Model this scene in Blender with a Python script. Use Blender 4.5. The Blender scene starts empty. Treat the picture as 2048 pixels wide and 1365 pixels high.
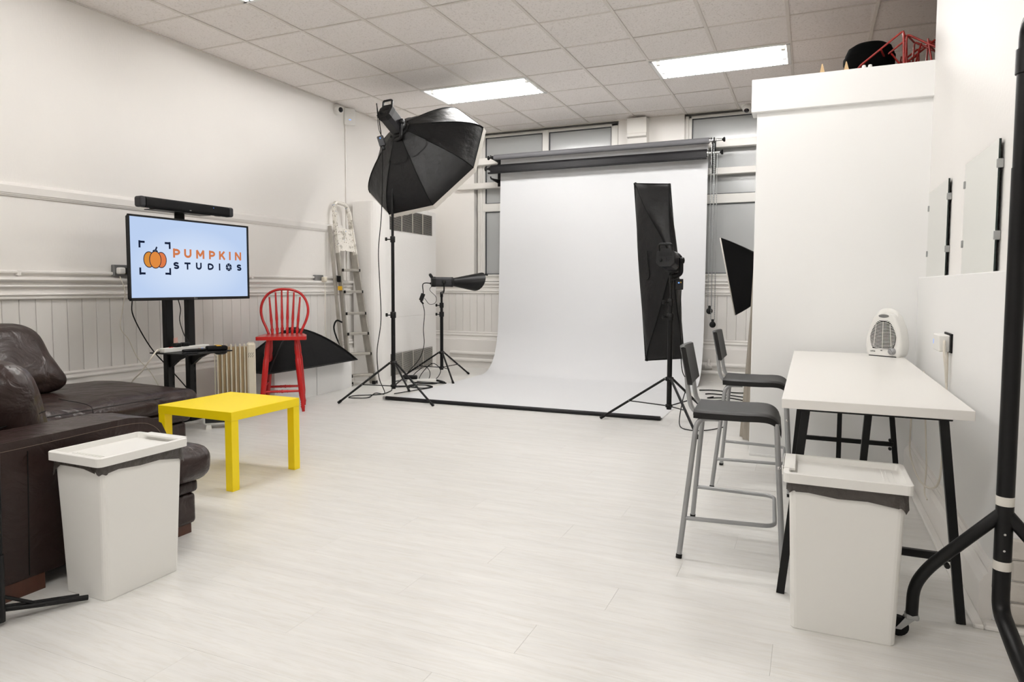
import bpy, math, random
from mathutils import Vector, Matrix
random.seed(7)
S = bpy.context.scene
COL = S.collection
PI = math.pi
# ---------------------------------------------------------------- camera
F, CYP = 1358.0, 652.8                      # focal length and principal row in pixels of the 2048x1365 frame
yaw, pitch, roll = math.radians(23.683), math.radians(3.433), math.radians(-0.204)
fw = Vector((-math.sin(yaw)*math.cos(pitch), math.cos(yaw)*math.cos(pitch), -math.sin(pitch)))
rt = Vector((math.cos(yaw), math.sin(yaw), 0)); dn = fw.cross(rt)
r2 = math.cos(roll)*rt + math.sin(roll)*dn
d2 = -math.sin(roll)*rt + math.cos(roll)*dn
cam = bpy.data.cameras.new('camera'); camo = bpy.data.objects.new('camera', cam); COL.objects.link(camo)
cam.sensor_fit = 'HORIZONTAL'; cam.sensor_width = 36.0; cam.lens = F/2048*36
cam.shift_y = (CYP-682.5)/2048
cam.clip_start = 0.05
m3 = Matrix((r2, -d2, -fw)).transposed()
camo.matrix_world = Matrix.Translation((0, 0, 1.14)) @ m3.to_4x4()
S.camera = camo
# ---------------------------------------------------------------- world, exposure
W = bpy.data.worlds.new('world'); S.world = W; W.use_nodes = True
W.node_tree.nodes['Background'].inputs[0].default_value = (0.9, 0.95, 1, 1)
W.node_tree.nodes['Background'].inputs[1].default_value = 0.05
S.view_settings.view_transform = 'Standard'; S.view_settings.look = 'None'
S.view_settings.gamma = 1.0; S.view_settings.use_curve_mapping = False
S.view_settings.exposure = 0.0
TUBE_ROWS = {213: 1.08, 613: 1.08, 208: 1.05, 608: .86, 203: .80, 603: .82}           # brightness factor per fitting, tuned to balance the light across the room
TUBE = 128.0                                  # strength of the fluorescent tubes
TUBE_COL = (1.0, 0.982, 0.96)
S.cycles.max_bounces = 8; S.cycles.diffuse_bounces = 6; S.cycles.glossy_bounces = 3
S.cycles.use_denoising = True
S.cycles.sample_clamp_indirect = 8

# ---------------------------------------------------------------- materials
def lin(c):
    return tuple(((x/255)/12.92 if x/255 <= .04045 else ((x/255+.055)/1.055)**2.4) for x in c)+(1,)
def mat(name, c, rough=.5, metal=0., bump=None, var=0., vs=3., rnd=0., spec=.5, stretch=None, tr=0., coat=0.):
    m = bpy.data.materials.new(name); m.use_nodes = True; nt = m.node_tree; N = nt.nodes; L = nt.links
    b = N['Principled BSDF']; b.inputs['Base Color'].default_value = lin(c)
    b.inputs['Roughness'].default_value = rough; b.inputs['Metallic'].default_value = metal
    b.inputs['Specular IOR Level'].default_value = spec
    b.inputs['Coat Weight'].default_value = coat
    if tr: b.inputs['Transmission Weight'].default_value = tr
    tc = mp = None
    if bump or var or rnd:
        tc = N.new('ShaderNodeTexCoord'); mp = N.new('ShaderNodeMapping')
        L.new(tc.outputs['Object'], mp.inputs['Vector'])
        if stretch: mp.inputs['Scale'].default_value = stretch
        if rnd:
            oi = N.new('ShaderNodeObjectInfo'); mu = N.new('ShaderNodeMath'); mu.operation = 'MULTIPLY'; mu.inputs[1].default_value = 37.
            L.new(oi.outputs['Random'], mu.inputs[0]); cx = N.new('ShaderNodeCombineXYZ')
            for i in range(3): L.new(mu.outputs[0], cx.inputs[i])
            L.new(cx.outputs[0], mp.inputs['Location'])
    if var or rnd:
        hsv = N.new('ShaderNodeHueSaturation'); hsv.inputs['Color'].default_value = lin(c)
        mr = N.new('ShaderNodeMapRange'); mr.inputs['To Min'].default_value = 1-var; mr.inputs['To Max'].default_value = 1+var
        if var:
            n = N.new('ShaderNodeTexNoise'); n.inputs['Scale'].default_value = vs; n.inputs['Detail'].default_value = 6
            L.new(mp.outputs[0], n.inputs['Vector']); L.new(n.outputs['Fac'], mr.inputs['Value'])
            mr.inputs['From Min'].default_value = .25; mr.inputs['From Max'].default_value = .75
        else: mr.inputs['Value'].default_value = .5
        if rnd:
            m2 = N.new('ShaderNodeMapRange'); m2.inputs['To Min'].default_value = 1-rnd; m2.inputs['To Max'].default_value = 1+rnd
            L.new(oi.outputs['Random'], m2.inputs['Value']); mm = N.new('ShaderNodeMath'); mm.operation = 'MULTIPLY'
            L.new(mr.outputs[0], mm.inputs[0]); L.new(m2.outputs[0], mm.inputs[1]); L.new(mm.outputs[0], hsv.inputs['Value'])
        else: L.new(mr.outputs[0], hsv.inputs['Value'])
        L.new(hsv.outputs[0], b.inputs['Base Color'])
    if bump:
        sc, st, di = bump[:3]
        n2 = N.new('ShaderNodeTexNoise'); n2.inputs['Scale'].default_value = sc; n2.inputs['Detail'].default_value = 5
        L.new(mp.outputs[0], n2.inputs['Vector']); bp = N.new('ShaderNodeBump'); bp.inputs['Strength'].default_value = st; bp.inputs['Distance'].default_value = di
        L.new(n2.outputs['Fac'], bp.inputs['Height']); L.new(bp.outputs[0], b.inputs['Normal'])
    return m
def emit(name, c, s):
    m = bpy.data.materials.new(name); m.use_nodes = True; nt = m.node_tree; nt.nodes.clear()
    e = nt.nodes.new('ShaderNodeEmission'); e.inputs[0].default_value = c if len(c) == 4 else tuple(c)+(1,); e.inputs[1].default_value = s
    o = nt.nodes.new('ShaderNodeOutputMaterial'); nt.links.new(e.outputs[0], o.inputs[0]); return m
M = {}
M['wall'] = mat('wall_paint', (240, 238, 235), .6, bump=(55, .35, .004), var=.012, vs=2)
M['wallpaper'] = mat('textured_wallpaper_paint', (239, 236, 232), .6, bump=(70, .3, .003), var=.008, vs=2, stretch=(1, 1, .35))
M['smooth'] = mat('smooth_wall_paint', (240, 240, 239), .55, bump=(8, .1, .004), var=.006, vs=1.5)
M['gloss'] = mat('white_gloss_paint', (236, 233, 229), .38, bump=(14, .12, .003), var=.015, vs=4)
M['board'] = mat('painted_board', (232, 229, 225), .42, bump=(9, .12, .003), var=.015, vs=3, rnd=.015)
M['beam'] = mat('painted_beam', (229, 226, 221), .5, bump=(30, .15, .002), var=.02, vs=5)
M['brick'] = mat('painted_brick', (214, 209, 202), .6, bump=(25, .6, .006), var=.04, vs=6, rnd=.03)
M['white'] = mat('white_laminate', (240, 238, 234), .32, var=.004, vs=2)
M['plastic'] = mat('white_plastic', (236, 235, 231), .38, var=.004, vs=2)
M['cream'] = mat('cream_enamel', (214, 206, 188), .4, bump=(40, .1, .002), var=.04, vs=8)
M['rust'] = mat('stained_fin', (168, 146, 112), .55, var=.16, vs=9, stretch=(1, 1, .4))
M['black'] = mat('black_metal', (8, 8, 9), .42, spec=.28, bump=(60, .08, .001), var=.05, vs=8)
M['blackp'] = mat('black_plastic', (10, 10, 11), .5, spec=.3, var=.05, vs=9)
M['rubber'] = mat('black_rubber', (8, 8, 8), .6, spec=.25, var=.05, vs=9)
M['dgrey'] = mat('dark_grey_plastic', (38, 38, 41), .45, spec=.35, var=.04, vs=9)
M['seat'] = mat('black_seat_plastic', (19, 18, 18), .5, spec=.35, bump=(160, .12, .001), var=.05, vs=7)
M['silver'] = mat('silver_paint', (158, 159, 160), .36, .35, var=.03, vs=9)
M['chrome'] = mat('chrome', (200, 200, 200), .2, 1., var=.02, vs=6)
M['steel'] = mat('galvanised', (170, 172, 172), .35, .9, var=.06, vs=14)
M['alu'] = mat('worn_aluminium', (176, 172, 164), .42, .55, bump=(50, .15, .002), var=.12, vs=14)
M['nylon'] = mat('black_nylon', (12, 12, 13), .5, spec=.33, bump=(6, .6, .03), var=.1, vs=4)
M['nylon2'] = mat('black_nylon_flat', (12, 12, 13), .75, spec=.2, bump=(6, .35, .015), var=.1, vs=5)
M['rim'] = mat('white_nylon_rim', (226, 222, 214), .6, bump=(24, .5, .006), var=.03, vs=8)
M['red'] = mat('red_gloss_paint', (178, 24, 24), .27, bump=(30, .12, .002), var=.05, vs=7)
M['redwire'] = mat('red_coated_wire', (140, 28, 21), .35, var=.05, vs=7)
M['yellow'] = mat('yellow_lacquer', (253, 224, 0), .42, var=.006, vs=3)
M['paper'] = mat('white_seamless_paper', (221, 222, 224), .75, bump=(1.3, .12, .02), var=.004, vs=1)
M['greyroll'] = mat('grey_paper', (104, 104, 107), .7, var=.02, vs=3)
M['blackroll'] = mat('black_vinyl', (20, 19, 22), .5, spec=.3, var=.04, vs=3)
M['greyfilm'] = mat('frosted_grey_glass', (176, 178, 178), .16, var=.012, vs=1.5, spec=.6)
M['gasket'] = mat('dark_gasket', (44, 48, 54), .5, var=.03, vs=9)
M['upvc'] = mat('window_frame_plastic', (225, 223, 218), .35, var=.015, vs=4)
M['mirror'] = mat('mirror_silver', (236, 238, 234), .02, 1., var=.004, vs=2)
M['glassedge'] = mat('mirror_edge', (30, 46, 42), .2, var=.03, vs=9)
M['lens'] = mat('camera_lens', (12, 13, 18), .1, var=.03, vs=9)
M['wood'] = mat('dark_wood_foot', (74, 40, 26), .45, bump=(30, .2, .003), var=.12, vs=6, stretch=(1, 4, 1))
M['deck'] = mat('grey_brown_board', (132, 120, 110), .8, var=.06, vs=6)
M['rawwood'] = mat('pale_wood', (206, 176, 132), .6, var=.06, vs=12)
M['fabric'] = mat('beige_fabric', (150, 143, 133), .85, bump=(300, .3, .001), var=.06, vs=5)
M['liner'] = mat('grey_bin_liner', (66, 61, 57), .42, bump=(30, .9, .02), var=.2, vs=18)
M['cablew'] = mat('white_cable', (226, 220, 208), .5, var=.02, vs=6)
M['socket'] = mat('grey_steel_socket', (128, 128, 128), .4, .5, var=.06, vs=9)
M['tape'] = mat('yellow_tape', (222, 172, 20), .5, var=.04, vs=9)
M['label'] = mat('paper_label', (216, 206, 200), .6, var=.05, vs=40)
M['pinktag'] = mat('pink_tag', (226, 182, 172), .6, var=.08, vs=30)
M['body'] = mat('fixture_white', (240, 240, 238), .4, var=.004, vs=2)
M['grid'] = mat('ceiling_grid', (226, 220, 214), .45, var=.02, vs=4)
M['vent'] = mat('vent_dark', (24, 24, 24), .6, var=.05, vs=5)
M['slat'] = mat('vent_slat', (196, 192, 184), .45, .2, var=.03, vs=5)
M['felt'] = mat('black_felt', (3, 3, 3), .95, spec=.08, bump=(30, .3, .003), var=.1, vs=5)
for k_, f_ in TUBE_ROWS.items(): M['tube%d' % k_] = emit('fluorescent_tube', TUBE_COL, TUBE*f_)
M['navy'] = emit('screen_navy', lin((24, 34, 58)), 1.)
M['orange1'] = emit('screen_orange', lin((222, 138, 66)), 1.)
M['orange2'] = emit('screen_ochre', lin((214, 140, 58)), 1.)
M['orange3'] = emit('screen_red_orange', lin((220, 122, 74)), 1.)
M['textor'] = emit('screen_copper', lin((206, 122, 78)), 1.)
M['bluelamp'] = emit('status_led', (.2, .4, 1, 1), 1.5)
def tile_mat():
    m = mat('mineral_fibre_tile', (246, 241, 238), .85, rnd=.012); nt = m.node_tree; N = nt.nodes; L = nt.links; b = N['Principled BSDF']
    tc = [n for n in N if n.type == 'MAPPING'][0]
    v = N.new('ShaderNodeTexNoise'); v.inputs['Scale'].default_value = 75; v.inputs['Detail'].default_value = 3; v.inputs['Distortion'].default_value = .6
    L.new(tc.outputs[0], v.inputs['Vector'])
    mr = N.new('ShaderNodeMapRange'); mr.inputs['From Min'].default_value = .56; mr.inputs['From Max'].default_value = .66; L.new(v.outputs['Fac'], mr.inputs['Value'])
    bp = N.new('ShaderNodeBump'); bp.inputs['Strength'].default_value = .55; bp.inputs['Distance'].default_value = -.005; L.new(mr.outputs[0], bp.inputs['Height']); L.new(bp.outputs[0], b.inputs['Normal'])
    h = [n for n in N if n.type == 'HUE_SAT'][0]; mx = N.new('ShaderNodeMixRGB'); mx.blend_type = 'MULTIPLY'; mx.inputs['Color2'].default_value = (.86, .845, .83, 1)
    L.new(mr.outputs[0], mx.inputs['Fac']); L.new(h.outputs[0], mx.inputs['Color1']); L.new(mx.outputs[0], b.inputs['Base Color'])
    return m
M['tile'] = tile_mat()
def floor_mat():
    m = mat('whitewashed_oak_laminate', (229, 228, 225), .36, var=.05, vs=2.2, rnd=.012, stretch=(1, 11, 1)); nt = m.node_tree; N = nt.nodes; L = nt.links; b = N['Principled BSDF']
    mp = [n for n in N if n.type == 'MAPPING'][0]
    n = N.new('ShaderNodeTexNoise'); n.inputs['Scale'].default_value = 7; n.inputs['Detail'].default_value = 8; n.inputs['Distortion'].default_value = 1.2; L.new(mp.outputs[0], n.inputs['Vector'])
    mr = N.new('ShaderNodeMapRange'); mr.inputs['From Min'].default_value = .45; mr.inputs['From Max'].default_value = .75; L.new(n.outputs['Fac'], mr.inputs['Value'])
    h = [x for x in N if x.type == 'HUE_SAT'][0]; mx = N.new('ShaderNodeMixRGB'); mx.blend_type = 'MULTIPLY'; mx.inputs['Color2'].default_value = (.93, .915, .885, 1)
    L.new(mr.outputs[0], mx.inputs['Fac']); L.new(h.outputs[0], mx.inputs['Color1']); L.new(mx.outputs[0], b.inputs['Base Color'])
    bp = N.new('ShaderNodeBump'); bp.inputs['Strength'].default_value = .12; bp.inputs['Distance'].default_value = .002; L.new(n.outputs['Fac'], bp.inputs['Height']); L.new(bp.outputs[0], b.inputs['Normal'])
    return m
M['floor'] = floor_mat()
def leather_mat():
    m = mat('dark_brown_leather', (42, 29, 26), .36, spec=.36, var=.12, vs=5); nt = m.node_tree; N = nt.nodes; L = nt.links; b = N['Principled BSDF']
    mp = [n for n in N if n.type == 'MAPPING'][0]
    a = N.new('ShaderNodeTexNoise'); a.inputs['Scale'].default_value = 5; a.inputs['Detail'].default_value = 4; a.inputs['Distortion'].default_value = 1.5; L.new(mp.outputs[0], a.inputs['Vector'])
    v = N.new('ShaderNodeTexVoronoi'); v.inputs['Scale'].default_value = 260; L.new(mp.outputs[0], v.inputs['Vector'])
    b1 = N.new('ShaderNodeBump'); b1.inputs['Strength'].default_value = .55; b1.inputs['Distance'].default_value = .035; L.new(a.outputs['Fac'], b1.inputs['Height'])
    b2 = N.new('ShaderNodeBump'); b2.inputs['Strength'].default_value = .12; b2.inputs['Distance'].default_value = .001; L.new(v.outputs['Distance'], b2.inputs['Height']); L.new(b1.outputs[0], b2.inputs['Normal']); L.new(b2.outputs[0], b.inputs['Normal'])
    return m
M['leather'] = leather_mat()
def paintdrip_mat():
    m = mat('paint_spattered_aluminium', (190, 186, 176), .5, .25, var=.05, vs=9); nt = m.node_tree; N = nt.nodes; L = nt.links; b = N['Principled BSDF']
    mp = [n for n in N if n.type == 'MAPPING'][0]; prev = [n for n in N if n.type == 'HUE_SAT'][0].outputs[0]
    for sc, lo, hi, c, off in ((16, .40, .46, (232, 228, 220), 0), (60, .62, .66, (140, 128, 116), 3), (22, .68, .70, (98, 136, 184), 7), (40, .74, .76, (150, 70, 60), 11)):
        mp2 = N.new('ShaderNodeVectorMath'); mp2.inputs[1].default_value = (off, off, off); L.new(mp.outputs[0], mp2.inputs[0])
        n = N.new('ShaderNodeTexNoise'); n.inputs['Scale'].default_value = sc; n.inputs['Detail'].default_value = 4; L.new(mp2.outputs[0], n.inputs['Vector'])
        mr = N.new('ShaderNodeMapRange'); mr.inputs['From Min'].default_value = lo; mr.inputs['From Max'].default_value = hi; L.new(n.outputs['Fac'], mr.inputs['Value'])
        mx = N.new('ShaderNodeMixRGB'); mx.inputs['Color2'].default_value = lin(c); L.new(mr.outputs[0], mx.inputs['Fac']); L.new(prev, mx.inputs['Color1']); prev = mx.outputs[0]
    L.new(prev, b.inputs['Base Color']); return m
M['drip'] = paintdrip_mat()

# ---------------------------------------------------------------- mesh builder
class MB:
    def __init__(s): s.v = []; s.f = []; s.s = []
    def add(s, vs, fs, smooth=False, T=None):
        o = len(s.v)
        s.v += [tuple(T @ Vector(p)) if T else tuple(p) for p in vs]
        for f in fs: s.f.append(tuple(i+o for i in f)); s.s.append(smooth)
        return s
    def box(s, x0, x1, y0, y1, z0, z1, c=0., T=None):
        if x0 > x1: x0, x1 = x1, x0
        if y0 > y1: y0, y1 = y1, y0
        if z0 > z1: z0, z1 = z1, z0
        c = min(c, (x1-x0)*.45, (y1-y0)*.45, (z1-z0)*.45)
        if c <= 0:
            v = [(x, y, z) for x in (x0, x1) for y in (y0, y1) for z in (z0, z1)]
            return s.add(v, [(0, 1, 3, 2), (4, 6, 7, 5), (0, 4, 5, 1), (2, 3, 7, 6), (0, 2, 6, 4), (1, 5, 7, 3)], False, T)
        X, Y, Z = (x0, x1), (y0, y1), (z0, z1); vs = []; idx = {}
        for i in (0, 1):
            for j in (0, 1):
                for k in (0, 1):
                    sx, sy, sz = 1-2*i, 1-2*j, 1-2*k
                    for a in range(3):
                        p = [X[i]+sx*c, Y[j]+sy*c, Z[k]+sz*c]; p[a] = (X[i], Y[j], Z[k])[a]
                        idx[(i, j, k, a)] = len(vs); vs.append(tuple(p))
        cen = Vector(((x0+x1)/2, (y0+y1)/2, (z0+z1)/2)); fs = []
        def fc(q):
            n = (Vector(vs[q[1]])-Vector(vs[q[0]])).cross(Vector(vs[q[2]])-Vector(vs[q[0]]))
            m = sum((Vector(vs[i]) for i in q), Vector())/len(q)-cen
            fs.append(tuple(q) if n.dot(m) > 0 else tuple(reversed(q)))
        for e in (0, 1):
            fc([idx[(e, 0, 0, 0)], idx[(e, 1, 0, 0)], idx[(e, 1, 1, 0)], idx[(e, 0, 1, 0)]])
            fc([idx[(0, e, 0, 1)], idx[(1, e, 0, 1)], idx[(1, e, 1, 1)], idx[(0, e, 1, 1)]])
            fc([idx[(0, 0, e, 2)], idx[(1, 0, e, 2)], idx[(1, 1, e, 2)], idx[(0, 1, e, 2)]])
        for a in (0, 1):
            for b in (0, 1):
                fc([idx[(0, a, b, 1)], idx[(1, a, b, 1)], idx[(1, a, b, 2)], idx[(0, a, b, 2)]])
                fc([idx[(a, 0, b, 0)], idx[(a, 1, b, 0)], idx[(a, 1, b, 2)], idx[(a, 0, b, 2)]])
                fc([idx[(a, b, 0, 0)], idx[(a, b, 1, 0)], idx[(a, b, 1, 1)], idx[(a, b, 0, 1)]])
        for i in (0, 1):
            for j in (0, 1):
                for k in (0, 1): fc([idx[(i, j, k, 0)], idx[(i, j, k, 1)], idx[(i, j, k, 2)]])
        return s.add(vs, fs, False, T)
    def tube(s, pts, r, n=8, closed=False, cap=True, T=None, sq=None):
        P = [Vector(p) for p in pts]; k = len(P)
        R = r if isinstance(r, (list, tuple)) else [r]*k
        tan = []
        for i in range(k):
            if closed: t = P[(i+1) % k]-P[i-1]
            else: t = P[min(i+1, k-1)]-P[max(i-1, 0)]
            tan.append(t.normalized() if t.length > 1e-9 else Vector((0, 0, 1)))
        up = Vector((0, 0, 1)) if abs(tan[0].z) < .9 else Vector((1, 0, 0))
        u = tan[0].cross(up).normalized(); vs = []; fs = []
        for i in range(k):
            u = (u-tan[i]*u.dot(tan[i])).normalized(); w = tan[i].cross(u)
            for j in range(n):
                a = 2*PI*(j+.5)/n
                vs.append(P[i]+(u*math.cos(a)*(sq[0] if sq else 1)+w*math.sin(a)*(sq[1] if sq else 1))*R[i])
        for i in range(k if closed else k-1):
            i2 = (i+1) % k
            for j in range(n): fs.append((i*n+j, i*n+(j+1) % n, i2*n+(j+1) % n, i2*n+j))
        s.add(vs, fs, n > 4, T)
        if cap and not closed:
            s.add(vs[:n], [tuple(reversed(range(n)))], False, T); s.add(vs[-n:], [tuple(range(n))], False, T)
        return s
    def lathe(s, prof, n=20, T=None, smooth=True):
        vs = []; fs = []
        for (r, z) in prof:
            for j in range(n): a = 2*PI*j/n; vs.append((r*math.cos(a), r*math.sin(a), z))
        for i in range(len(prof)-1):
            for j in range(n): fs.append((i*n+j, i*n+(j+1) % n, (i+1)*n+(j+1) % n, (i+1)*n+j))
        s.add(vs, fs, smooth, T)
        if prof[0][0] > 1e-6: s.add(vs[:n], [tuple(reversed(range(n)))], False, T)
        if prof[-1][0] > 1e-6: s.add(vs[-n:], [tuple(range(n))], False, T)
        return s
    def prism(s, poly, h0, h1, T=None, smooth=False):
        n = len(poly); A = sum(poly[i][0]*poly[(i+1) % n][1]-poly[(i+1) % n][0]*poly[i][1] for i in range(n))
        if A < 0: poly = list(reversed(poly))
        lo = [(x, y, h0) for x, y in poly]; hi = [(x, y, h1) for x, y in poly]
        s.add(lo+hi, [(i, (i+1) % n, n+(i+1) % n, n+i) for i in range(n)], smooth, T)
        s.add(lo, [tuple(reversed(range(n)))], False, T); s.add(hi, [tuple(range(n))], False, T)
        return s
    def grid(s, fn, nu, nv, smooth=True, T=None, flip=False):
        vs = [fn(i/nu, j/nv) for i in range(nu+1) for j in range(nv+1)]; fs = []
        for i in range(nu):
            for j in range(nv):
                q = (i*(nv+1)+j, (i+1)*(nv+1)+j, (i+1)*(nv+1)+j+1, i*(nv+1)+j+1); fs.append(tuple(reversed(q)) if flip else q)
        return s.add(vs, fs, smooth, T)
    def cushion(s, sx, sy, sz, r, n=12, bulge=(0, 0, 0), noise=0., T=None, seed=0, sx2=None):
        h = (sx/2, sy/2, sz/2); rr = (min(r, h[0]*.99), min(r, h[1]*.99), min(r, h[2]*.99))
        def line(hh, r_):
            e = r_/hh; t = [-1, -1+e*.3, -1+e*.65]
            t += [-1+e+(2-2*e)*i/n for i in range(n+1)]; t += [1-e*.65, 1-e*.3, 1]; return t
        from mathutils import noise as nz
        for ax in range(3):
            a, b = (ax+1) % 3, (ax+2) % 3; la, lb = line(h[a], rr[a]), line(h[b], rr[b])
            for sg in (-1, 1):
                vs = []; fs = []
                for ta in la:
                    for tb in lb:
                        t = [0, 0, 0]; t[ax] = sg; t[a] = ta; t[b] = tb
                        p = Vector([t[i]*h[i] for i in range(3)])
                        q = Vector([max(-h[i]+rr[i], min(h[i]-rr[i], p[i])) for i in range(3)])
                        d = Vector([(p[i]-q[i])/rr[i] for i in range(3)])
                        if d.length > 1e-6: d = d/d.length
                        p = q+Vector([d[i]*rr[i] for i in range(3)])
                        for i in range(3):
                            i1, i2 = (i+1) % 3, (i+2) % 3
                            p[i] += bulge[i]*t[i]*(1-t[i1]**2)*(1-t[i2]**2)
                        if noise:
                            w = nz.noise((p*Vector((3, 3, 3)).x+Vector((seed, seed, 0)))); w2 = nz.noise(Vector((p.x*9, p.y*9, p.z*9+seed)))
                            p += d*(w*noise+w2*noise*.35)
                        vs.append(p)
                k = len(lb)
                for i in range(len(la)-1):
                    for j in range(k-1):
                        qd = (i*k+j, (i+1)*k+j, (i+1)*k+j+1, i*k+j+1); fs.append(qd if sg > 0 else tuple(reversed(qd)))
                s.add(vs, fs, True, T)
        return s
def RZ(a): return Matrix.Rotation(a, 4, 'Z')
def TR(x, y, z): return Matrix.Translation((x, y, z))
def frame(o, z, x=None):                      # 4x4 with local Z along z
    z = Vector(z).normalized(); x = Vector(x) if x else (Vector((0, 0, 1)) if abs(z.z) < .95 else Vector((1, 0, 0)))
    x = (x-z*x.dot(z)).normalized(); y = z.cross(x)
    m = Matrix((x, y, z)).transposed().to_4x4(); m.translation = Vector(o); return m
def cr(pts, n=6, closed=False):
    P = [Vector(p) for p in pts]; out = []; k = len(P)
    rng = range(k if closed else k-1)
    for i in rng:
        p0 = P[i-1] if (closed or i > 0) else P[0]*2-P[1]; p1 = P[i]; p2 = P[(i+1) % k]; p3 = P[(i+2) % k] if (closed or i+2 < k) else P[-1]*2-P[-2]
        for j in range(n):
            t = j/n; out.append(.5*((2*p1)+(p2-p0)*t+(2*p0-5*p1+4*p2-p3)*t*t+(3*p1-p0-3*p2+p3)*t**3))
    if not closed: out.append(P[-1])
    return out
def fillet(pts, r, n=5):
    P = [Vector(p) for p in pts]; out = [P[0]]
    for i in range(1, len(P)-1):
        a, b, c = P[i-1], P[i], P[i+1]; u = (a-b); v = (c-b); d = min(r, u.length*.49, v.length*.49)
        A = b+u.normalized()*d; B = b+v.normalized()*d
        for j in range(n+1): t = j/n; out.append(A*(1-t)**2+b*2*t*(1-t)+B*t*t)
    out.append(P[-1]); return out
def rrect(w, h, r, n=4, cx=0, cy=0):
    out = []
    for (sx, sy, a0) in ((1, 1, 0), (-1, 1, PI/2), (-1, -1, PI), (1, -1, 3*PI/2)):
        for j in range(n+1): a = a0+PI/2*j/n; out.append((cx+sx*(w/2-r)+r*math.cos(a), cy+sy*(h/2-r)+r*math.sin(a)))
    return out
def ob(name, mb, m, parent=None, T=None, loc=None, rz=0):
    if isinstance(mb, MB):
        me = bpy.data.meshes.new(name); me.from_pydata(mb.v, [], mb.f); me.polygons.foreach_set('use_smooth', mb.s); me.materials.append(M[m] if isinstance(m, str) else m); me.update()
    else: me = mb
    o = bpy.data.objects.new(name, me); COL.objects.link(o)
    if parent: o.parent = parent
    if T is not None: o.matrix_local = T
    if loc: o.location = loc
    if rz: o.rotation_euler[2] = rz
    return o
def mesh(name, mb, m):
    me = bpy.data.meshes.new(name); me.from_pydata(mb.v, [], mb.f); me.polygons.foreach_set('use_smooth', mb.s); me.materials.append(M[m] if isinstance(m, str) else m); me.update(); return me
def thing(name, label, cat, loc=(0, 0, 0), rz=0, group=None, T=None):
    o = bpy.data.objects.new(name, None); COL.objects.link(o); o.empty_display_size = .1
    if T is not None: o.matrix_world = T
    else: o.location = loc; o.rotation_euler[2] = rz
    o['label'] = label; o['category'] = cat
    if group: o['group'] = group
    return o
def tag(o, label, cat, group=None):
    o['label'] = label; o['category'] = cat
    if group: o['group'] = group
    return o
def struct(name, mb=None, m=None, label=None, cat=None):
    o = ob(name, mb, m) if mb else bpy.data.objects.new(name, None)
    if not mb: COL.objects.link(o)
    o['kind'] = 'structure'; o['category'] = cat or name.split('_')[0]; o['label'] = label or name
    return o
def dup(root, loc=None, rz=None, label=None, T=None):
    r = root.copy(); COL.objects.link(r)
    if T is not None: r.matrix_world = T
    if loc is not None: r.location = loc
    if rz is not None: r.rotation_euler = (0, 0, rz)
    if label: r['label'] = label
    for ch in list(root.children):
        c = ch.copy(); COL.objects.link(c); c.parent = r
        for g in list(ch.children):
            d = g.copy(); COL.objects.link(d); d.parent = c
    return r
def cable(name, pts, r, m, label, cat='cable', n=6, group=None, steps=6):
    base = Vector(pts[0]); o = ob(name, MB().tube([p-base for p in cr(pts, steps)], r, n), m, loc=base)
    return tag(o, label, cat, group)

# ================================================================ THE ROOM
XL, YB, ZC = -5.0, 8.42, 3.2
TL = Matrix(((1, 0, 0, XL), (0, 0, 1, 0), (0, 1, 0, 0), (0, 0, 0, 1)))          # profile (out, up) swept along +Y on the left wall
TB = Matrix(((0, 0, 1, 0), (-1, 0, 0, YB), (0, 1, 0, 0), (0, 0, 0, 1)))         # ... along +X on the back wall
DADO = [(0, 1.03), (.028, 1.03), (.034, 1.037), (.034, 1.046), (.027, 1.052), (.036, 1.056), (.042, 1.064), (.036, 1.073), (.02, 1.077), (.02, 1.108), (.034, 1.112), (.042, 1.121), (.036, 1.132), (.022, 1.137), (.024, 1.15), (.05, 1.157), (.058, 1.168), (.052, 1.184), (.02, 1.19), (0, 1.192)]
SKIRT = [(0, 0), (.05, 0), (.05, .385), (.03, .40), (.022, .437), (.034, .442), (.04, .452), (.034, .466), (.024, .47), (.03, .485), (.02, .497), (0, .5)]
PICT = [(0, 1.735), (.010, 1.736), (.013, 1.744), (.017, 1.746), (.020, 1.755), (.024, 1.758), (.025, 1.806), (.014, 1.824), (0, 1.830)]
# floor: laminate planks running along X
fl = struct('floor', MB().box(-5.2, 2.9, -1.7, 8.6, -.06, -.012), 'rubber', 'pale whitewashed oak laminate floor across the studio', 'floor')
plank = mesh('plank', MB().box(0, 1.2846, 0, .1926, -.012, 0, .0004), 'floor')
row = 0; y = -1.6
while y < 8.42:
    x = -5.0 - (row*.43 % 1.0)*1.285
    while x < 2.75:
        a, b = max(x, -5.0), min(x+1.285, 2.75)
        if b-a > .05:
            if a == x and b == x+1.285 and y+.193 <= 8.42: o = ob('plank', plank, None, fl, loc=(x, y, 0))
            else: o = ob('plank', MB().box(0, b-a-.0004, 0, min(.1926, 8.42-y), -.012, 0, .0004), 'floor', fl, loc=(a, y, 0))
        x += 1.285
    y += .193; row += 1
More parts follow.
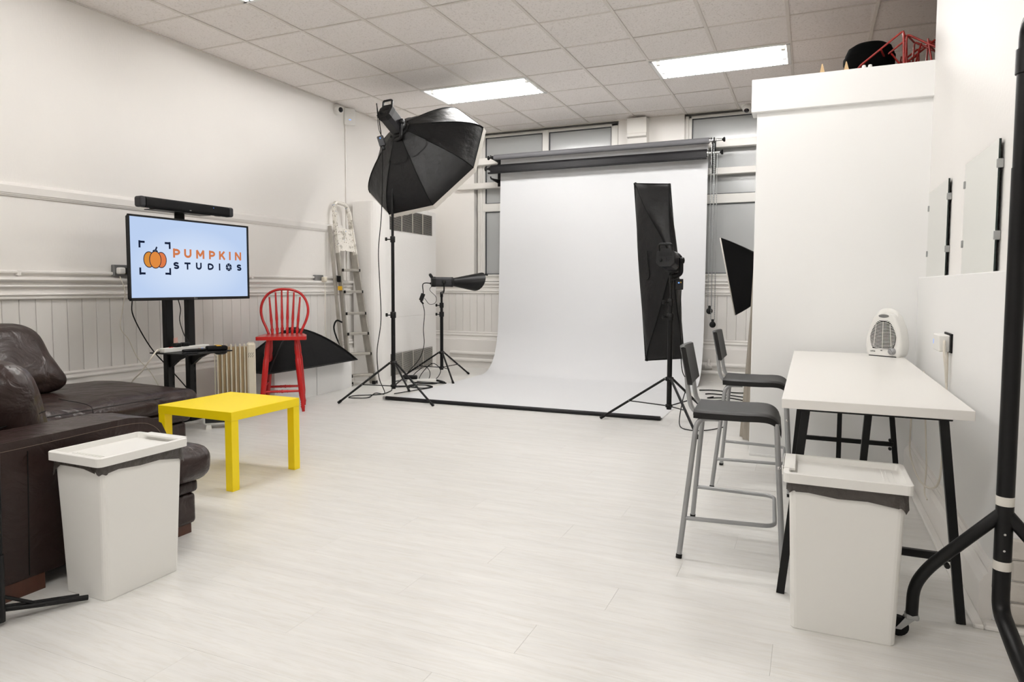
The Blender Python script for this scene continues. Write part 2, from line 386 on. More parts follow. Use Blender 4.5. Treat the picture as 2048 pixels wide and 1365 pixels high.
# ceiling: grid, tiles, openings for the troffers
ce = struct('ceiling', MB().box(-5.2, 2.9, -1.7, 8.6, 3.42, 3.5), 'body', 'suspended ceiling of square mineral fibre tiles in a grid', 'ceiling')
GX = [-5.0, -4.45, -3.845, -3.24, -2.632, -2.026, -1.42, -.82, -.215, .395, 1.0, 1.605, 2.21, 2.75]
GY = [-1.6, -.95, -.345, .26, .865, 1.47, 2.075, 2.68, 3.285, 3.89, 4.495, 5.10, 5.705, 6.312, 6.918, 7.522, 8.125, 8.42]
holes = []
for j in (3, 8, 13): holes += [(2, j), (3, j), (6, j), (7, j)]
tm = {}
for i in range(len(GX)-1):
    for j in range(len(GY)-1):
        if (i, j) in holes: continue
        w, d = round(GX[i+1]-GX[i]-.008, 3), round(GY[j+1]-GY[j]-.008, 3)
        if (w, d) not in tm: tm[(w, d)] = mesh('ceiling_tile', MB().box(-w/2, w/2, -d/2, d/2, 0, .015, .001), 'tile')
        o = ob('ceiling_tile', tm[(w, d)], None, ce, loc=((GX[i]+GX[i+1])/2, (GY[j]+GY[j+1])/2, ZC+.004+random.choice((0, 0, 0, .0015))))
        o.rotation_euler = (random.uniform(-.002, .002), random.uniform(-.002, .002), 0)
for i, x in enumerate(GX[1:-1]):
    if i+1 in (3, 7): segs = [(-1.6, .26), (.865, 3.285), (3.89, 6.312), (6.918, 8.42)]
    else: segs = [(-1.6, 8.42)]
    for a, b in segs: ob('grid_bar', MB().box(x-.013, x+.013, a, b, ZC-.003, ZC+.004, .001), 'grid', ce)
for k, yy in enumerate(GY[1:-1]):
    for i in range(len(GX)-1):
        x0, x1 = GX[i], GX[i+1]
        ob('grid_bar', MB().box(x0+.013, x1-.013, yy-.009, yy+.009, ZC-.001, ZC+.004, .001), 'grid', ce)
ob('wall_angle', MB().box(XL, XL+.022, -1.6, 8.42, ZC-.004, ZC+.003), 'grid', ce)
ob('wall_angle', MB().box(XL, 2.75, 8.40, 8.42, ZC-.004, ZC+.003), 'grid', ce)
# left wall
wl = struct('wall_left', MB().box(-5.15, XL, -1.7, 8.55, 0, 3.42), 'wallpaper', 'off-white textured wall with panelled lower half, behind television', 'wall')
for k in range(68):
    y0 = .93+k*.1105
    ob('panel_board', MB().box(XL-.002, XL+.012, y0+.0015, y0+.109, .48, 1.05, .003), 'board', wl)
ob('dado_rail', MB().prism(DADO, .5, YB, TL), 'gloss', wl)
ob('skirting_board', MB().prism(SKIRT, .5, YB, TL), 'gloss', wl)
ob('picture_rail', MB().prism(PICT, -1.6, 6.46, TL), 'gloss', wl)
# back wall with two window openings
bw = struct('wall_back', MB().box(-5.15, -4.27, YB, 8.8, 0, 3.42).box(-4.27, -2.25, YB, 8.8, 0, 1.225).box(-2.25, -1.44, YB, 8.8, 0, 3.42).box(-1.44, .4, YB, 8.8, 0, 1.225).box(.4, 2.9, YB, 8.8, 0, 3.42).box(-4.27, .4, 8.62, 8.8, 1.225, 3.42), 'wallpaper', 'off-white back wall around the two wide windows', 'wall')
for k in range(48):
    x0 = -4.99+k*.1105
    if x0 > .3: break
    ob('panel_board', MB().box(x0+.0015, x0+.109, YB-.012, YB+.002, .48, 1.05, .003), 'board', bw)
ob('dado_rail', MB().prism(DADO, XL, .4, TB), 'gloss', bw)
ob('skirting_board', MB().prism(SKIRT, XL, .4, TB), 'gloss', bw)
ob('sill_board', MB().box(-4.33, -2.2, YB-.05, YB+.1, 1.192, 1.226, .006), 'gloss', bw)
ob('sill_board', MB().box(-1.5, .4, YB-.05, YB+.1, 1.192, 1.226, .006), 'gloss', bw)
def window(name, label, x0, x1, mull, z0, z1, tr):
    w = struct(name, None, None, label, 'window'); yf = 8.45
    f = MB()
    f.box(x0, x1, yf, yf+.07, z0, z0+.07, .006).box(x0, x1, yf, yf+.07, z1-.035, z1, .006).box(x0, x0+.115, yf, yf+.07, z0, z1, .006).box(x1-.09, x1, yf, yf+.07, z0, z1, .006)
    f.box(x0+.035, x1-.035, yf-.012, yf+.06, z0+.035, z0+.06, .006).box(x0+.04, x0+.08, yf-.012, yf+.06, z0, z1, .008)
    for m_ in mull: f.box(m_-.045, m_+.045, yf-.002, yf+.072, z0, z1, .006)
    f.box(x0, x1, yf-.004, yf+.074, tr-.055, tr+.055, .006)
    ob('window_frame', f, 'upvc', w)
    xs = [x0+.115]+sum([[m_-.045, m_+.045] for m_ in mull], [])+[x1-.09]
    for i in range(0, len(xs), 2):
        for (a, b) in ((z0+.07, tr-.055), (tr+.055, z1-.035)):
            p = ob('window_pane', MB().box(xs[i], xs[i+1], yf+.03, yf+.045, a, b), 'greyfilm', w)
            g = .009
            ob('gasket', MB().box(xs[i], xs[i+1], yf+.012, yf+.03, b-g, b).box(xs[i], xs[i+1], yf+.012, yf+.03, a, a+g).box(xs[i], xs[i]+g, yf+.012, yf+.03, a, b).box(xs[i+1]-g, xs[i+1], yf+.012, yf+.03, a, b), 'gasket', p)
    return w
window('window_1', 'wide grey frosted window behind the left end of the rollers', -4.23, -2.26, (-3.236,), 1.222, 3.18, 2.20)
window('window_2', 'wide grey frosted window behind the hanging chains', -1.47, .4, (-.42,), 1.222, 3.18, 2.18)
# right-hand wall: thick lower part with a ledge, upper part, return facing the camera
wr = struct('wall_right', MB().prism([(.642, 2.73), (2.9, 2.73), (2.9, 2.95), (.80, 2.95), (.80, 4.80), (.642, 4.80)], 0, 3.42), 'wall', 'white wall beside the table, with a ledge carrying two mirrors', 'wall')
ob('lower_wall', MB().box(.60, .79, 2.728, 4.80, 0, 1.197, .004), 'smooth', wr)
for k in range(16):
    h = .0735; ob('brick', MB().box(.602+random.uniform(0, .003), .614+random.uniform(0, .004), 2.720+random.uniform(0, .005), 2.76, .012+k*h, .004+k*h+h-.004, .004), 'brick', wr)
for k in range(4):
    for q in range(4):
        xo = .645+q*.235-(k % 2)*.11; x0, x1 = max(xo, .60), xo+.222
        ob('brick', MB().box(x0, x1, 2.712+random.uniform(0, .006), 2.735, .006+k*.0735, .075+k*.0735, .006), 'brick', wr)
TR_ = Matrix(((-1, 0, 0, .60), (0, 0, 1, 0), (0, 1, 0, 0), (0, 0, 0, 1)))
ob('skirting_board', MB().prism([(0, 0), (.04, 0), (.04, .125), (.028, .15), (.016, .163), (.02, .176), (.012, .188), (0, .19)], 2.735, 4.80, TR_), 'gloss', wr)
TN_ = Matrix(((0, 0, 1, 0), (-1, 0, 0, 2.73), (0, 1, 0, 0), (0, 0, 0, 1)))
ob('dado_rail', MB().prism(DADO, .672, 2.7, TN_), 'gloss', wr)
t1 = struct('trim_1', MB().box(.53, .562, 2.64, 4.80, 0, .017, .005).box(.562, 1.6, 2.64, 2.672, 0, .017, .005), 'white', 'white plastic floor edging along the wall beside the table', 'trim')
# storage enclosure behind the table
wp = struct('wall_partition', MB().box(-.352, .655, 4.80, 4.92, .012, 2.30, .004), 'smooth', 'plain white partition behind the far end of the table', 'wall')
for yy in (6.0, 8.2): ob('support_post', MB().box(.2, .29, yy, yy+.09, .0, 2.42, .004), 'rawwood', wp)
ob('fascia_board', MB().box(-.386, .652, 4.765, 4.93, 2.275, 2.485, .003), 'smooth', wp)
ob('top_board', MB().box(-.34, 2.7, 4.93, 8.40, 2.42, 2.455), 'deck', wp)
ob('skirting_board', MB().box(-.35, .56, 4.792, 4.80, 0, .016, .002), 'smooth', wp)
struct('wall_far', MB().box(2.75, 2.9, -1.7, 8.6, 0, 3.42), 'wall', 'white far wall behind the storage enclosure', 'wall')
struct('wall_near', MB().box(-5.2, 2.9, -1.75, -1.6, 0, 3.42), 'wall', 'white wall closing the room behind the viewer', 'wall')
# ================================================================ fluorescent troffers
def troffer(i, j, label):
    x0, x1, y0, y1 = GX[i], GX[i+2], GY[j], GY[j+1]; cx, cy = (x0+x1)/2, (y0+y1)/2; w, d = (x1-x0)/2-.012, (y1-y0)/2-.012
    t = thing('ceiling_light', label, 'ceiling light', (cx, cy, ZC), 0, 'fluorescent troffers in the ceiling')
    h = MB(); z1 = .095
    h.add([(-w, -d, 0), (w, -d, 0), (w, d, 0), (-w, d, 0), (-w+.03, -d+.10, z1), (w-.03, -d+.10, z1), (w-.03, d-.10, z1), (-w+.03, d-.10, z1)], [(0, 1, 5, 4), (1, 2, 6, 5), (2, 3, 7, 6), (3, 0, 4, 7), (4, 5, 6, 7)])
    h.box(-w, w, -.012, .012, .04, z1, .006)
    ob('housing', h, 'body', t)
    f = MB()
    for (a, b, c, e) in ((-w-.012, w+.012, -d-.012, -d+.022), (-w-.012, w+.012, d-.022, d+.012), (-w-.012, -w+.02, -d, d), (w-.02, w+.012, -d, d)): f.box(a, b, c, e, -.008, .006, .002)
    ob('frame', f, 'body', t)
    k = MB()
    for n in range(13):
        xx = -w+.06+n*(2*w-.12)/12
        k.box(xx-.006, xx+.006, d-.028, d-.016, -.0105, -.002)
    ob('rivet_row', k, 'gasket', t)['kind'] = 'stuff'
    for s in (-1, 1):
        tb = ob('tube', MB().tube([(-w+.05, s*.13, .010), (w-.05, s*.13, .010)], .013, 8), 'tube%d' % (i*100+j), t)
        for e in (-1, 1): ob('lamp_holder', MB().box(e*(w-.05)-.018, e*(w-.05)+.018, s*.13-.02, s*.13+.02, -.004, .09, .004), 'body', tb)
    return t
troffer(2, 13, 'lit fluorescent ceiling light above the octagonal softbox')
troffer(6, 13, 'lit fluorescent ceiling light nearest the white partition')
troffer(2, 8, 'lit fluorescent ceiling light cut off by the top of the frame')
troffer(6, 8, 'fluorescent ceiling light overhead between table and yellow table')
troffer(2, 3, 'unseen fluorescent ceiling light added behind the viewer on the sofa side')  # out of view, added to brighten the near floor and sofa-side bin
troffer(6, 3, 'unseen fluorescent ceiling light added behind the viewer on the table side')  # likewise added out of view, lifts the front of the table-side bin

# ================================================================ LEFT SIDE: sofa, coffee table, bin
def wob(name, mb, m, root, T=None):          # mesh given in world coordinates, hung on an unrotated thing
    o = ob(name, mb, m, root); o.location = -root.location; return o
so = thing('corner_sofa', 'dark brown leather corner sofa with a low arm and long chaise', 'sofa', (-3.7, 1.7, 0))
def rbox(x0, x1, y0, y1, z0, z1, r, bulge=(0, 0, 0), noise=0., seed=0, n=10):
    return MB().cushion(x1-x0, y1-y0, z1-z0, r, n, bulge, noise, TR((x0+x1)/2, (y0+y1)/2, (z0+z1)/2), seed)
wob('seat_base', rbox(-3.84, -2.565, 2.078, 2.235, .045, .186, .02, (.004, .004, 0), .002, 1), 'leather', so)
wob('seat_band', rbox(-3.84, -2.56, 2.075, 2.245, .188, .248, .018, (.004, .004, 0), .002, 2), 'leather', so)
wob('seat_cushion', rbox(-3.83, -2.845, 1.0, 2.16, .20, .402, .05, (0, 0, .022), .008, 3, 12), 'leather', so)
wob('seat_front', rbox(-3.83, -2.50, 2.07, 2.288, .25, .405, .06, (.012, .012, .012), .008, 9, 14), 'leather', so)
wob('inner_base', rbox(-3.84, -2.845, 1.0, 2.10, .06, .21, .02), 'leather', so)
arm = [(.85, .06), (2.07, .06), (2.12, .40), (2.118, .47), (2.09, .53), (2.03, .566), (1.93, .580), (1.75, .578), (.85, .566)]
TA = Matrix(((0, 0, 1, 0), (1, 0, 0, 0), (0, 1, 0, 0), (0, 0, 0, 1)))
ar = wob('arm', MB().prism(arm, -2.835, -2.60, TA), 'leather', so)
bv = ar.modifiers.new('bevel', 'BEVEL'); bv.width = .022; bv.segments = 4; bv.limit_method = 'ANGLE'; bv.angle_limit = .6
st = [(-2.5985, a, b) for a, b in ((.86, .541), (1.5, .545), (1.80, .553), (1.94, .553), (2.02, .54), (2.075, .50), (2.096, .44), (2.094, .38))]
ob('stitching', MB().tube(cr(st, 4), .0011, 5), mat('pale_thread', (122, 104, 92), .7, var=.05, vs=200), ar)
wob('seam', MB().tube([(-2.5995, 1.52, .07), (-2.5995, 1.53, .53)], .002, 5), 'rubber', so)
wob('chaise_base', rbox(-4.88, -3.90, 1.0, 3.34, .05, .20, .03, (.004, .004, 0), .003, 4), 'leather', so)
wob('chaise_band', rbox(-4.88, -3.88, 1.0, 3.36, .203, .285, .03, (.004, .004, 0), .003, 5), 'leather', so)
wob('chaise_cushion', rbox(-4.90, -3.835, 1.0, 3.40, .288, .425, .07, (.015, .02, .04), .012, 6, 20), 'leather', so)
wob('seam', MB().tube(cr([(-3.845, 1.9, .40), (-3.83, 2.4, .405), (-3.832, 2.9, .405), (-3.86, 3.3, .395)], 6), .0025, 5), 'rubber', so)
wob('seam', MB().tube(cr([(-3.826, 2.62, .30), (-3.822, 2.62, .38), (-3.87, 2.62, .43), (-4.1, 2.60, .452)], 6), .0022, 5), 'rubber', so)
wob('left_backrest', rbox(-4.93, -4.66, .75, 2.60, .05, .70, .05, (0, 0, 0), .003, 7), 'leather', so)
wob('near_backrest', rbox(-4.93, -2.60, .72, 1.02, .05, .72, .05, (0, 0, 0), .003, 8), 'leather', so)
for (fx, fy) in ((-2.66, 1.50), (-2.64, 2.14), (-3.98, 3.22), (-4.78, 3.22), (-4.78, 1.1)):
    wob('foot', MB().prism([(fx-.06, fy-.075), (fx+.06, fy-.075), (fx+.06, fy+.075), (fx-.06, fy+.075)], 0, .062), 'wood', so)
c1 = thing('back_cushion', 'dark leather back cushion lying against the left end of the chaise', 'cushion', T=TR(-4.475, 2.20, .66) @ Matrix.Rotation(-.42, 4, 'Y'))
cm = MB().cushion(.22, 1.02, .46, .10, 14, (.05, .0, .02), .016, None, 11)
cm.v = [(x+.05*max(0, -z/.23), y+(.13 if y > 0 else 0)*max(0, min(1, .5-z/.46))*max(0, y/.51), z) for x, y, z in cm.v]
ob('cover', cm, 'leather', c1)
ob('seam', MB().tube([(.128, -.45, .085), (.142, 0, .09), (.128, .45, .085), (.09, .50, .085), (.0, .512, .085)], .0025, 5), 'rubber', c1)
c2 = thing('back_cushion', 'dark leather cushion resting on the seat beside the near sofa arm', 'cushion', T=TR(-3.35, 1.67, .618) @ Matrix.Rotation(.22, 4, 'X'))
ob('cover', MB().cushion(.98, .23, .42, .10, 14, (.02, .05, .02), .016, None, 15), 'leather', c2)
ob('seam', MB().tube(cr([(.44, .05, -.2), (.485, .03, 0), (.44, .03, .19)], 5), .0025, 5), 'rubber', c2)
ob('seam', MB().tube([(.486, -.09, -.02), (.497, .0, -.02), (.486, .09, -.02)], .0022, 5), 'rubber', c2)

lk = thing('coffee_table', 'square bright yellow coffee table with thick straight legs', 'table', (-3.1575, 3.015, 0))
ob('tabletop', MB().box(-.2825, .2825, -.27, .27, .392, .442, .0015), 'yellow', lk)
for sx in (-1, 1):
    for sy in (-1, 1): ob('leg', MB().box(sx*.2815-sx*.05, sx*.2815, sy*.269-sy*.05, sy*.269, 0, .3915, .0012), 'yellow', lk)

def bin_(loc, rz, label, seed):
    t = thing('waste_bin', label, 'bin', loc, rz, 'white waste bins')
    def ring(z, hx, hy, r=.02): return [(x, y, z) for x, y in rrect(2*hx, 2*hy, r, 4)]
    lv = [ring(.0, .152, .110), ring(.004, .154, .112), ring(.25, .161, .121), ring(.498, .169, .131)]
    b = MB(); n = len(lv[0])
    for i in range(3): b.add(lv[i]+lv[i+1], [(j, (j+1) % n, n+(j+1) % n, n+j) for j in range(n)], False)
    b.add(lv[0], [tuple(range(n))]); b.add(lv[3], [tuple(range(n))])
    ob('body', b, 'plastic', t)
    l = MB(); A = ring(.499, .187, .143, .018); B = ring(.529, .187, .143, .018); B2 = ring(.531, .184, .140, .016); C_ = ring(.531, .170, .126, .01); D = ring(.512, .165, .121, .01); E_ = ring(.512, .148, .104, .006); G = ring(.5155, .145, .101, .006)
    seq = [A, B, B2, C_, D, E_, G]
    for i in range(len(seq)-1): l.add(seq[i]+seq[i+1], [(j, (j+1) % n, n+(j+1) % n, n+j) for j in range(n)], False)
    l.add(G, [tuple(range(n))]); l.add(A, [tuple(reversed(range(n)))])
    l.box(.112, .116, -.08, .09, .515, .518, .0008).box(.124, .127, -.09, .095, .515, .518, .0008)
    ob('lid', l, 'plastic', t)
    ob('handle_tab', MB().box(-.192, -.152, -.075, .128, .524, .534, .002).box(-.1925, -.186, -.075, .128, .506, .534, .002), 'plastic', t)
    rs = random.Random(seed); k = 96; per = []
    P = rrect(.346, .268, .03, 6); tot = len(P)
    ph = [rs.uniform(0, 6) for _ in range(6)]
    def sk(u, v):
        f = u*tot; i = int(f) % tot; g = f-int(f); x = P[i][0]*(1-g)+P[(i+1) % tot][0]*g; y = P[i][1]*(1-g)+P[(i+1) % tot][1]*g
        corner = max(0, 1-math.hypot(abs(x)-.165, abs(y)-.125)/.05)
        sag = .016+.022*math.cos(x/.18*PI/2)*math.cos(y/.14*PI/2*.3)+.045*corner*(1 if (x > 0) == (y < 0) else .35)+.004*math.sin(u*60+ph[0])
        bul = 1+v*(.012+.010*math.sin(u*75+ph[1])+.03*corner)+.02*(1-v)
        return (x*bul, y*bul, .501-sag*v)
    ob('bin_liner', MB().grid(sk, k, 4), 'liner', t)
    return t
bin_((.122, 2.508, 0), 0, 'white waste bin with liner standing in front of the white table', 3)
bin_((-2.392, 1.742, 0), -PI/2, 'white waste bin with liner standing beside the sofa arm', 5)

# ================================================================ television on its stand
tvs = thing('television_stand', 'black two-post television stand with a small shelf', 'stand', (-4.52, 3.86, 0))
for yy in (3.705, 3.905):
    p = wob('post', MB().box(-4.535, -4.485, yy-.033, yy+.033, .05, 1.60, .006), 'black', tvs)
    k = MB()
    for q in range(9): k.box(-4.4845, -4.4825, yy+.012, yy+.024, .12+q*.06, .15+q*.06, .001)
    s_ = ob('slot_row', k, 'rubber', p); s_['kind'] = 'stuff'
wob('shelf', MB().box(-4.50, -4.10, 3.53, 3.945, .622, .632, .003), 'black', tvs)
for yy in (3.705, 3.905): wob('shelf_bracket', MB().prism([(-4.485, .622), (-4.20, .622), (-4.30, .60), (-4.40, .56), (-4.485, .50)], yy-.015, yy+.015, Matrix(((1, 0, 0, 0), (0, 0, 1, 0), (0, 1, 0, 0), (0, 0, 0, 1)))), 'black', tvs)
wob('base_bar', MB().box(-4.55, -4.49, 3.44, 4.12, .05, .085, .006), 'black', tvs)
for yy in (3.46, 4.10):
    wob('base_foot', MB().box(-4.80, -4.32, yy-.025, yy+.025, .055, .09, .006), 'black', tvs)
    for xx in (-4.78, -4.35):
        c = wob('caster', MB().tube([(xx, yy-.012, .026), (xx, yy+.012, .026)], .025, 14), 'rubber', tvs)
        ob('hub', MB().tube([(xx, yy-.014, .026), (xx, yy+.014, .026)], .01, 10).tube([(xx, yy, .03), (xx, yy, .06)], .008, 8), 'chrome', c)
for zz in (1.2, 1.45): wob('mount_arm', MB().box(-4.53, -4.455, 3.62, 3.99, zz, zz+.04, .004), 'black', tvs)
wob('soundbar_post', MB().box(-4.475, -4.465, 3.755, 3.845, 1.50, 1.69, .002).box(-4.475, -4.36, 3.50, 4.0, 1.683, 1.689, .001), 'black', tvs)
tv = thing('television', 'wide television showing a pumpkin logo on pale blue', 'television', (-4.40, 3.86, 1.327))
TY0, TY1, TZ0, TZ1 = 3.302, 4.418, 1.02, 1.634
f = MB().box(-4.40, -4.385, TY0, TY1, TZ1-.014, TZ1, .003).box(-4.40, -4.385, TY0, TY1, TZ0, TZ0+.022, .003).box(-4.40, -4.385, TY0, TY0+.014, TZ0, TZ1, .003).box(-4.40, -4.385, TY1-.014, TY1, TZ0, TZ1, .003)
wob('bezel', f, 'blackp', tv)
wob('back_cover', MB().box(-4.428, -4.398, TY0+.004, TY1-.004, TZ0+.004, TZ1-.004, .012), 'blackp', tv)
def screen_mat():
    m = bpy.data.materials.new('screen_glow'); m.use_nodes = True; nt = m.node_tree; nt.nodes.clear(); N = nt.nodes; L = nt.links
    tc = N.new('ShaderNodeTexCoord'); mp = N.new('ShaderNodeMapping'); mp.inputs['Location'].default_value = (-.5, -.5, -.42); mp.inputs['Scale'].default_value = (1, 1, 1)
    L.new(tc.outputs['Generated'], mp.inputs['Vector']); g = N.new('ShaderNodeVectorMath'); g.operation = 'LENGTH'; L.new(mp.outputs[0], g.inputs[0])
    r = N.new('ShaderNodeValToRGB'); r.color_ramp.elements[0].color = lin((231, 241, 254)); r.color_ramp.elements[0].position = .28; r.color_ramp.elements[1].color = lin((188, 208, 240)); r.color_ramp.elements[1].position = .72
    L.new(g.outputs['Value'], r.inputs[0]); e = N.new('ShaderNodeEmission'); L.new(r.outputs[0], e.inputs[0]); o = N.new('ShaderNodeOutputMaterial'); L.new(e.outputs[0], o.inputs[0]); return m
M['screen'] = screen_mat()
SY0, SY1, SZ0, SZ1 = TY0+.014, TY1-.014, TZ0+.022, TZ1-.014
scr = wob('screen', MB().box(-4.399, -4.396, SY0, SY1, SZ0, SZ1), 'screen', tv)
def uvp(u, v, k=0): return (-4.3952+k*.0004, SY0+u*(SY1-SY0), SZ0+v*(SZ1-SZ0))
AS = (SZ1-SZ0)/(SY1-SY0)
def stroke(mb, pts, w, k=0):                 # flat ribbon in screen units (w in u)
    for i in range(len(pts)-1):
        (u0, v0), (u1, v1) = pts[i], pts[i+1]; du, dv = u1-u0, (v1-v0)*AS; l = math.hypot(du, dv) or 1; nu, nv = -dv/l*w/2, du/l*w/2/AS; eu, ev = du/l*w*.12, dv/l*w*.12/AS
        a = (u0-eu, v0-ev); b = (u1+eu, v1+ev)
        mb.add([uvp(a[0]+nu, a[1]+nv, k), uvp(b[0]+nu, b[1]+nv, k), uvp(b[0]-nu, b[1]-nv, k), uvp(a[0]-nu, a[1]-nv, k)], [(0, 1, 2, 3)])
def arc(cx, cy, rx, ry, a0, a1, n=14): return [(cx+rx*math.cos(math.radians(a0+(a1-a0)*i/n)), cy+ry*math.sin(math.radians(a0+(a1-a0)*i/n))) for i in range(n+1)]
def letter(ch, x0, x1, y0, y1, w):
    mb = MB(); h = w/2; hv = h/AS; X = lambda t: x0+h+t*(x1-x0-2*h); Y = lambda t: y0+hv+t*(y1-y0-2*hv); YY = lambda t: y0+t*(y1-y0)
    if ch == 'P':
        stroke(mb, [(X(0), YY(0)), (X(0), YY(1))], w); rx = (x1-x0)*.42; cx = x1-h-rx; stroke(mb, [(X(0), Y(1)), (cx, Y(1))]+arc(cx, (Y(1)+Y(.36))/2, rx, (Y(1)-Y(.36))/2, 90, -90)+[(X(0), Y(.36))], w)
    if ch == 'U': cy = Y(.42); stroke(mb, [(X(0), YY(1)), (X(0), cy)]+arc((X(0)+X(1))/2, cy, (X(1)-X(0))/2, cy-Y(0), 180, 360)+[(X(1), YY(1))], w)
    if ch == 'M': stroke(mb, [(X(0), YY(0)), (X(0), YY(.96)), (X(.5), YY(.3)), (X(1), YY(.96)), (X(1), YY(0))], w)
    if ch == 'K': stroke(mb, [(X(0), YY(0)), (X(0), YY(1))], w); stroke(mb, [(X(1), YY(.98)), (X(.05), YY(.36))], w); stroke(mb, [(X(.38), YY(.58)), (X(1.05), YY(.02))], w)
    if ch == 'I': stroke(mb, [((x0+x1)/2, YY(0)), ((x0+x1)/2, YY(1))], w)
    if ch == 'N': stroke(mb, [(X(0), YY(0)), (X(0), YY(.97)), (X(1), YY(.03)), (X(1), YY(1))], w)
    if ch == 'T': stroke(mb, [(x0, Y(1)), (x1, Y(1))], w); stroke(mb, [((x0+x1)/2, YY(0)), ((x0+x1)/2, Y(1))], w)
    if ch == 'D': rx = (x1-x0)*.55; cx = x1-h-rx; stroke(mb, [(X(0), Y(0)), (X(0), Y(1)), (cx, Y(1))]+arc(cx, Y(.5), rx, Y(1)-Y(.5), 90, -90)+[(X(0), Y(0))], w)
    if ch == 'S': cx = (x0+x1)/2; rx = (x1-x0)/2-h; stroke(mb, arc(cx, Y(.76), rx, Y(1)-Y(.76), 25, 255, 16)+arc(cx, Y(.24), rx, Y(.24)-Y(0), 75, -155, 16), w)
    return mb
for ch, a, b in (('P', .327, .385), ('U', .418, .480), ('M', .520, .592), ('P', .634, .690), ('K', .726, .784), ('I', .822, .836), ('N', .878, .941)): ob('letter', letter(ch, a, b, .520, .632, .0158), 'textor', scr)
for ch, a, b in (('S', .328, .374), ('T', .420, .468), ('U', .516, .566), ('D', .620, .674), ('I', .723, .735), ('S', .895, .941)): ob('letter', letter(ch, a, b, .368, .460, .0130), 'navy', scr)
ap = MB(); c0 = (.8165, .415)                 # iris blades standing for the letter O
def pol(r, a): return (c0[0]+r*math.cos(math.radians(a)), c0[1]+r/AS*math.sin(math.radians(a)))
for k in range(6):
    a0 = 60*k; p = [pol(.029, a0+3+54*i/6) for i in range(7)]+[pol(.0075, a0+100), pol(.0085, a0+45), pol(.018, a0+12)]
    ap.add([uvp(*q) for q in p], [tuple(range(len(p)))])
ob('aperture_emblem', ap, 'navy', scr)
br = [(.0645, .708, 1, -1), (.3085, .711, -1, -1), (.0652, .290, 1, 1), (.3075, .2925, -1, 1)]
for (u, v, su, sv) in br:
    b = MB(); stroke(b, [(u+su*.044, v+sv*.007/AS), (u+su*.007, v+sv*.007/AS)], .014); stroke(b, [(u+su*.007, v), (u+su*.007, v+sv*.044/AS)], .014); ob('frame_corner', b, 'navy', scr)
def blob(cx, cy, rx, ry, k): return MB().add([uvp(x, y, k) for x, y in arc(cx, cy, rx, ry, 0, 360, 32)], [tuple(range(33))])
for cx, rx, ry, c, k in ((.1395, .0375, .092, 'orange2', 1), (.2315, .0375, .092, 'orange3', 1), (.1860, .041, .101, 'orange1', 3)):
    o1 = ob('pumpkin_outline', blob(cx, .478, rx+.0055, ry+.0055/AS, k), 'navy', scr); ob('pumpkin_segment', blob(cx, .478, rx, ry, k+1), c, scr)
b = MB(); stroke(b, [(.189, .594), (.192, .612), (.199, .640)], .0115, 4); stroke(b, arc(.186, .575, .018, .024, 160, 15, 8), .008, 4); ob('pumpkin_stem', b, 'navy', scr)
lg = MB(); 
def bz(y, z): return (-4.3846, y, z)
for q in ([(3.856, 1.037), (3.856, 1.026), (3.862, 1.026)],):
    for i in range(len(q)-1):
        (a, c), (d, e) = q[i], q[i+1]; lg.box(-4.385, -4.3843, min(a, d)-.0008, max(a, d)+.0008, min(c, e)-.0008, max(c, e)+.0008)
gp = [(3.873, 1.036), (3.866, 1.036), (3.866, 1.026), (3.873, 1.026), (3.873, 1.031), (3.870, 1.031)]
for i in range(len(gp)-1):
    (a, c), (d, e) = gp[i], gp[i+1]; lg.box(-4.385, -4.3843, min(a, d)-.0008, max(a, d)+.0008, min(c, e)-.0008, max(c, e)+.0008)
lg.tube([(-4.3847, 3.849+.0055*math.cos(a*PI/6), 1.0315+.0055*math.sin(a*PI/6)) for a in range(12)], .0009, 4, True)
wob('maker_emblem', lg, 'silver', tv)
sb = thing('soundbar', 'long black soundbar mounted above the television', 'speaker', (-4.40, 3.802, 1.69))
q = rrect(.075, .076, .018, 5)
wob('body', MB().prism([(x-4.385, z+1.7285) for x, z in q], 3.378+.045, 4.226-.045, Matrix(((1, 0, 0, 0), (0, 0, 1, 0), (0, 1, 0, 0), (0, 0, 0, 1))), True), 'nylon2', sb)
for y0, y1 in ((3.378, 3.424), (4.18, 4.226)): wob('end_cap', rbox(-4.4235, -4.3465, y0, y1, 1.6895, 1.7675, .017), 'dgrey', sb)
wob('badge', MB().box(-4.3475, -4.3460, 3.79, 3.806, 1.700, 1.704), 'silver', sb)
wob('status_light', MB().box(-4.3475, -4.3460, 4.015, 4.020, 1.742, 1.746), 'bluelamp', sb)
for y0 in (3.49, 4.08): wob('foot', MB().box(-4.41, -4.36, y0, y0+.05, 1.6885, 1.693, .001), 'rubber', sb)
# things on the shelf
ps = thing('power_strip', 'long white power strip lying along the back of the television shelf', 'power strip', (-4.36, 3.72, .632))
wob('body', MB().box(-4.40, -4.345, 3.535, 3.945, .632, .666, .004), 'plastic', ps)
wob('switch', MB().box(-4.38, -4.365, 3.60, 3.625, .665, .670, .001), 'red', ps)
for yy in (3.665, 3.735):
    tag(ob('power_plug', MB().cushion(.05, .055, .03, .009, 3, T=TR(0, 0, .015)).box(-.008, .008, .02, .05, .012, .024, .002), 'blackp', loc=(-4.372, yy, .666)), 'black plug in the power strip, %s' % ('below the pink tag' if yy < 3.7 else 'right of the one below the pink tag'), 'plug')
tag(ob('cable_tag', MB().add([(0, 0, 0), (0, .04, 0), (.004, .032, .042), (.004, -.002, .038)], [(0, 1, 2, 3)]).add([(-.001, 0, 0), (-.001, .04, 0), (.003, .032, .042), (.003, -.002, .038)], [(0, 3, 2, 1)]), 'pinktag', loc=(-4.40, 3.66, .695)), 'small pink and white cable tag standing over the power strip', 'tag')
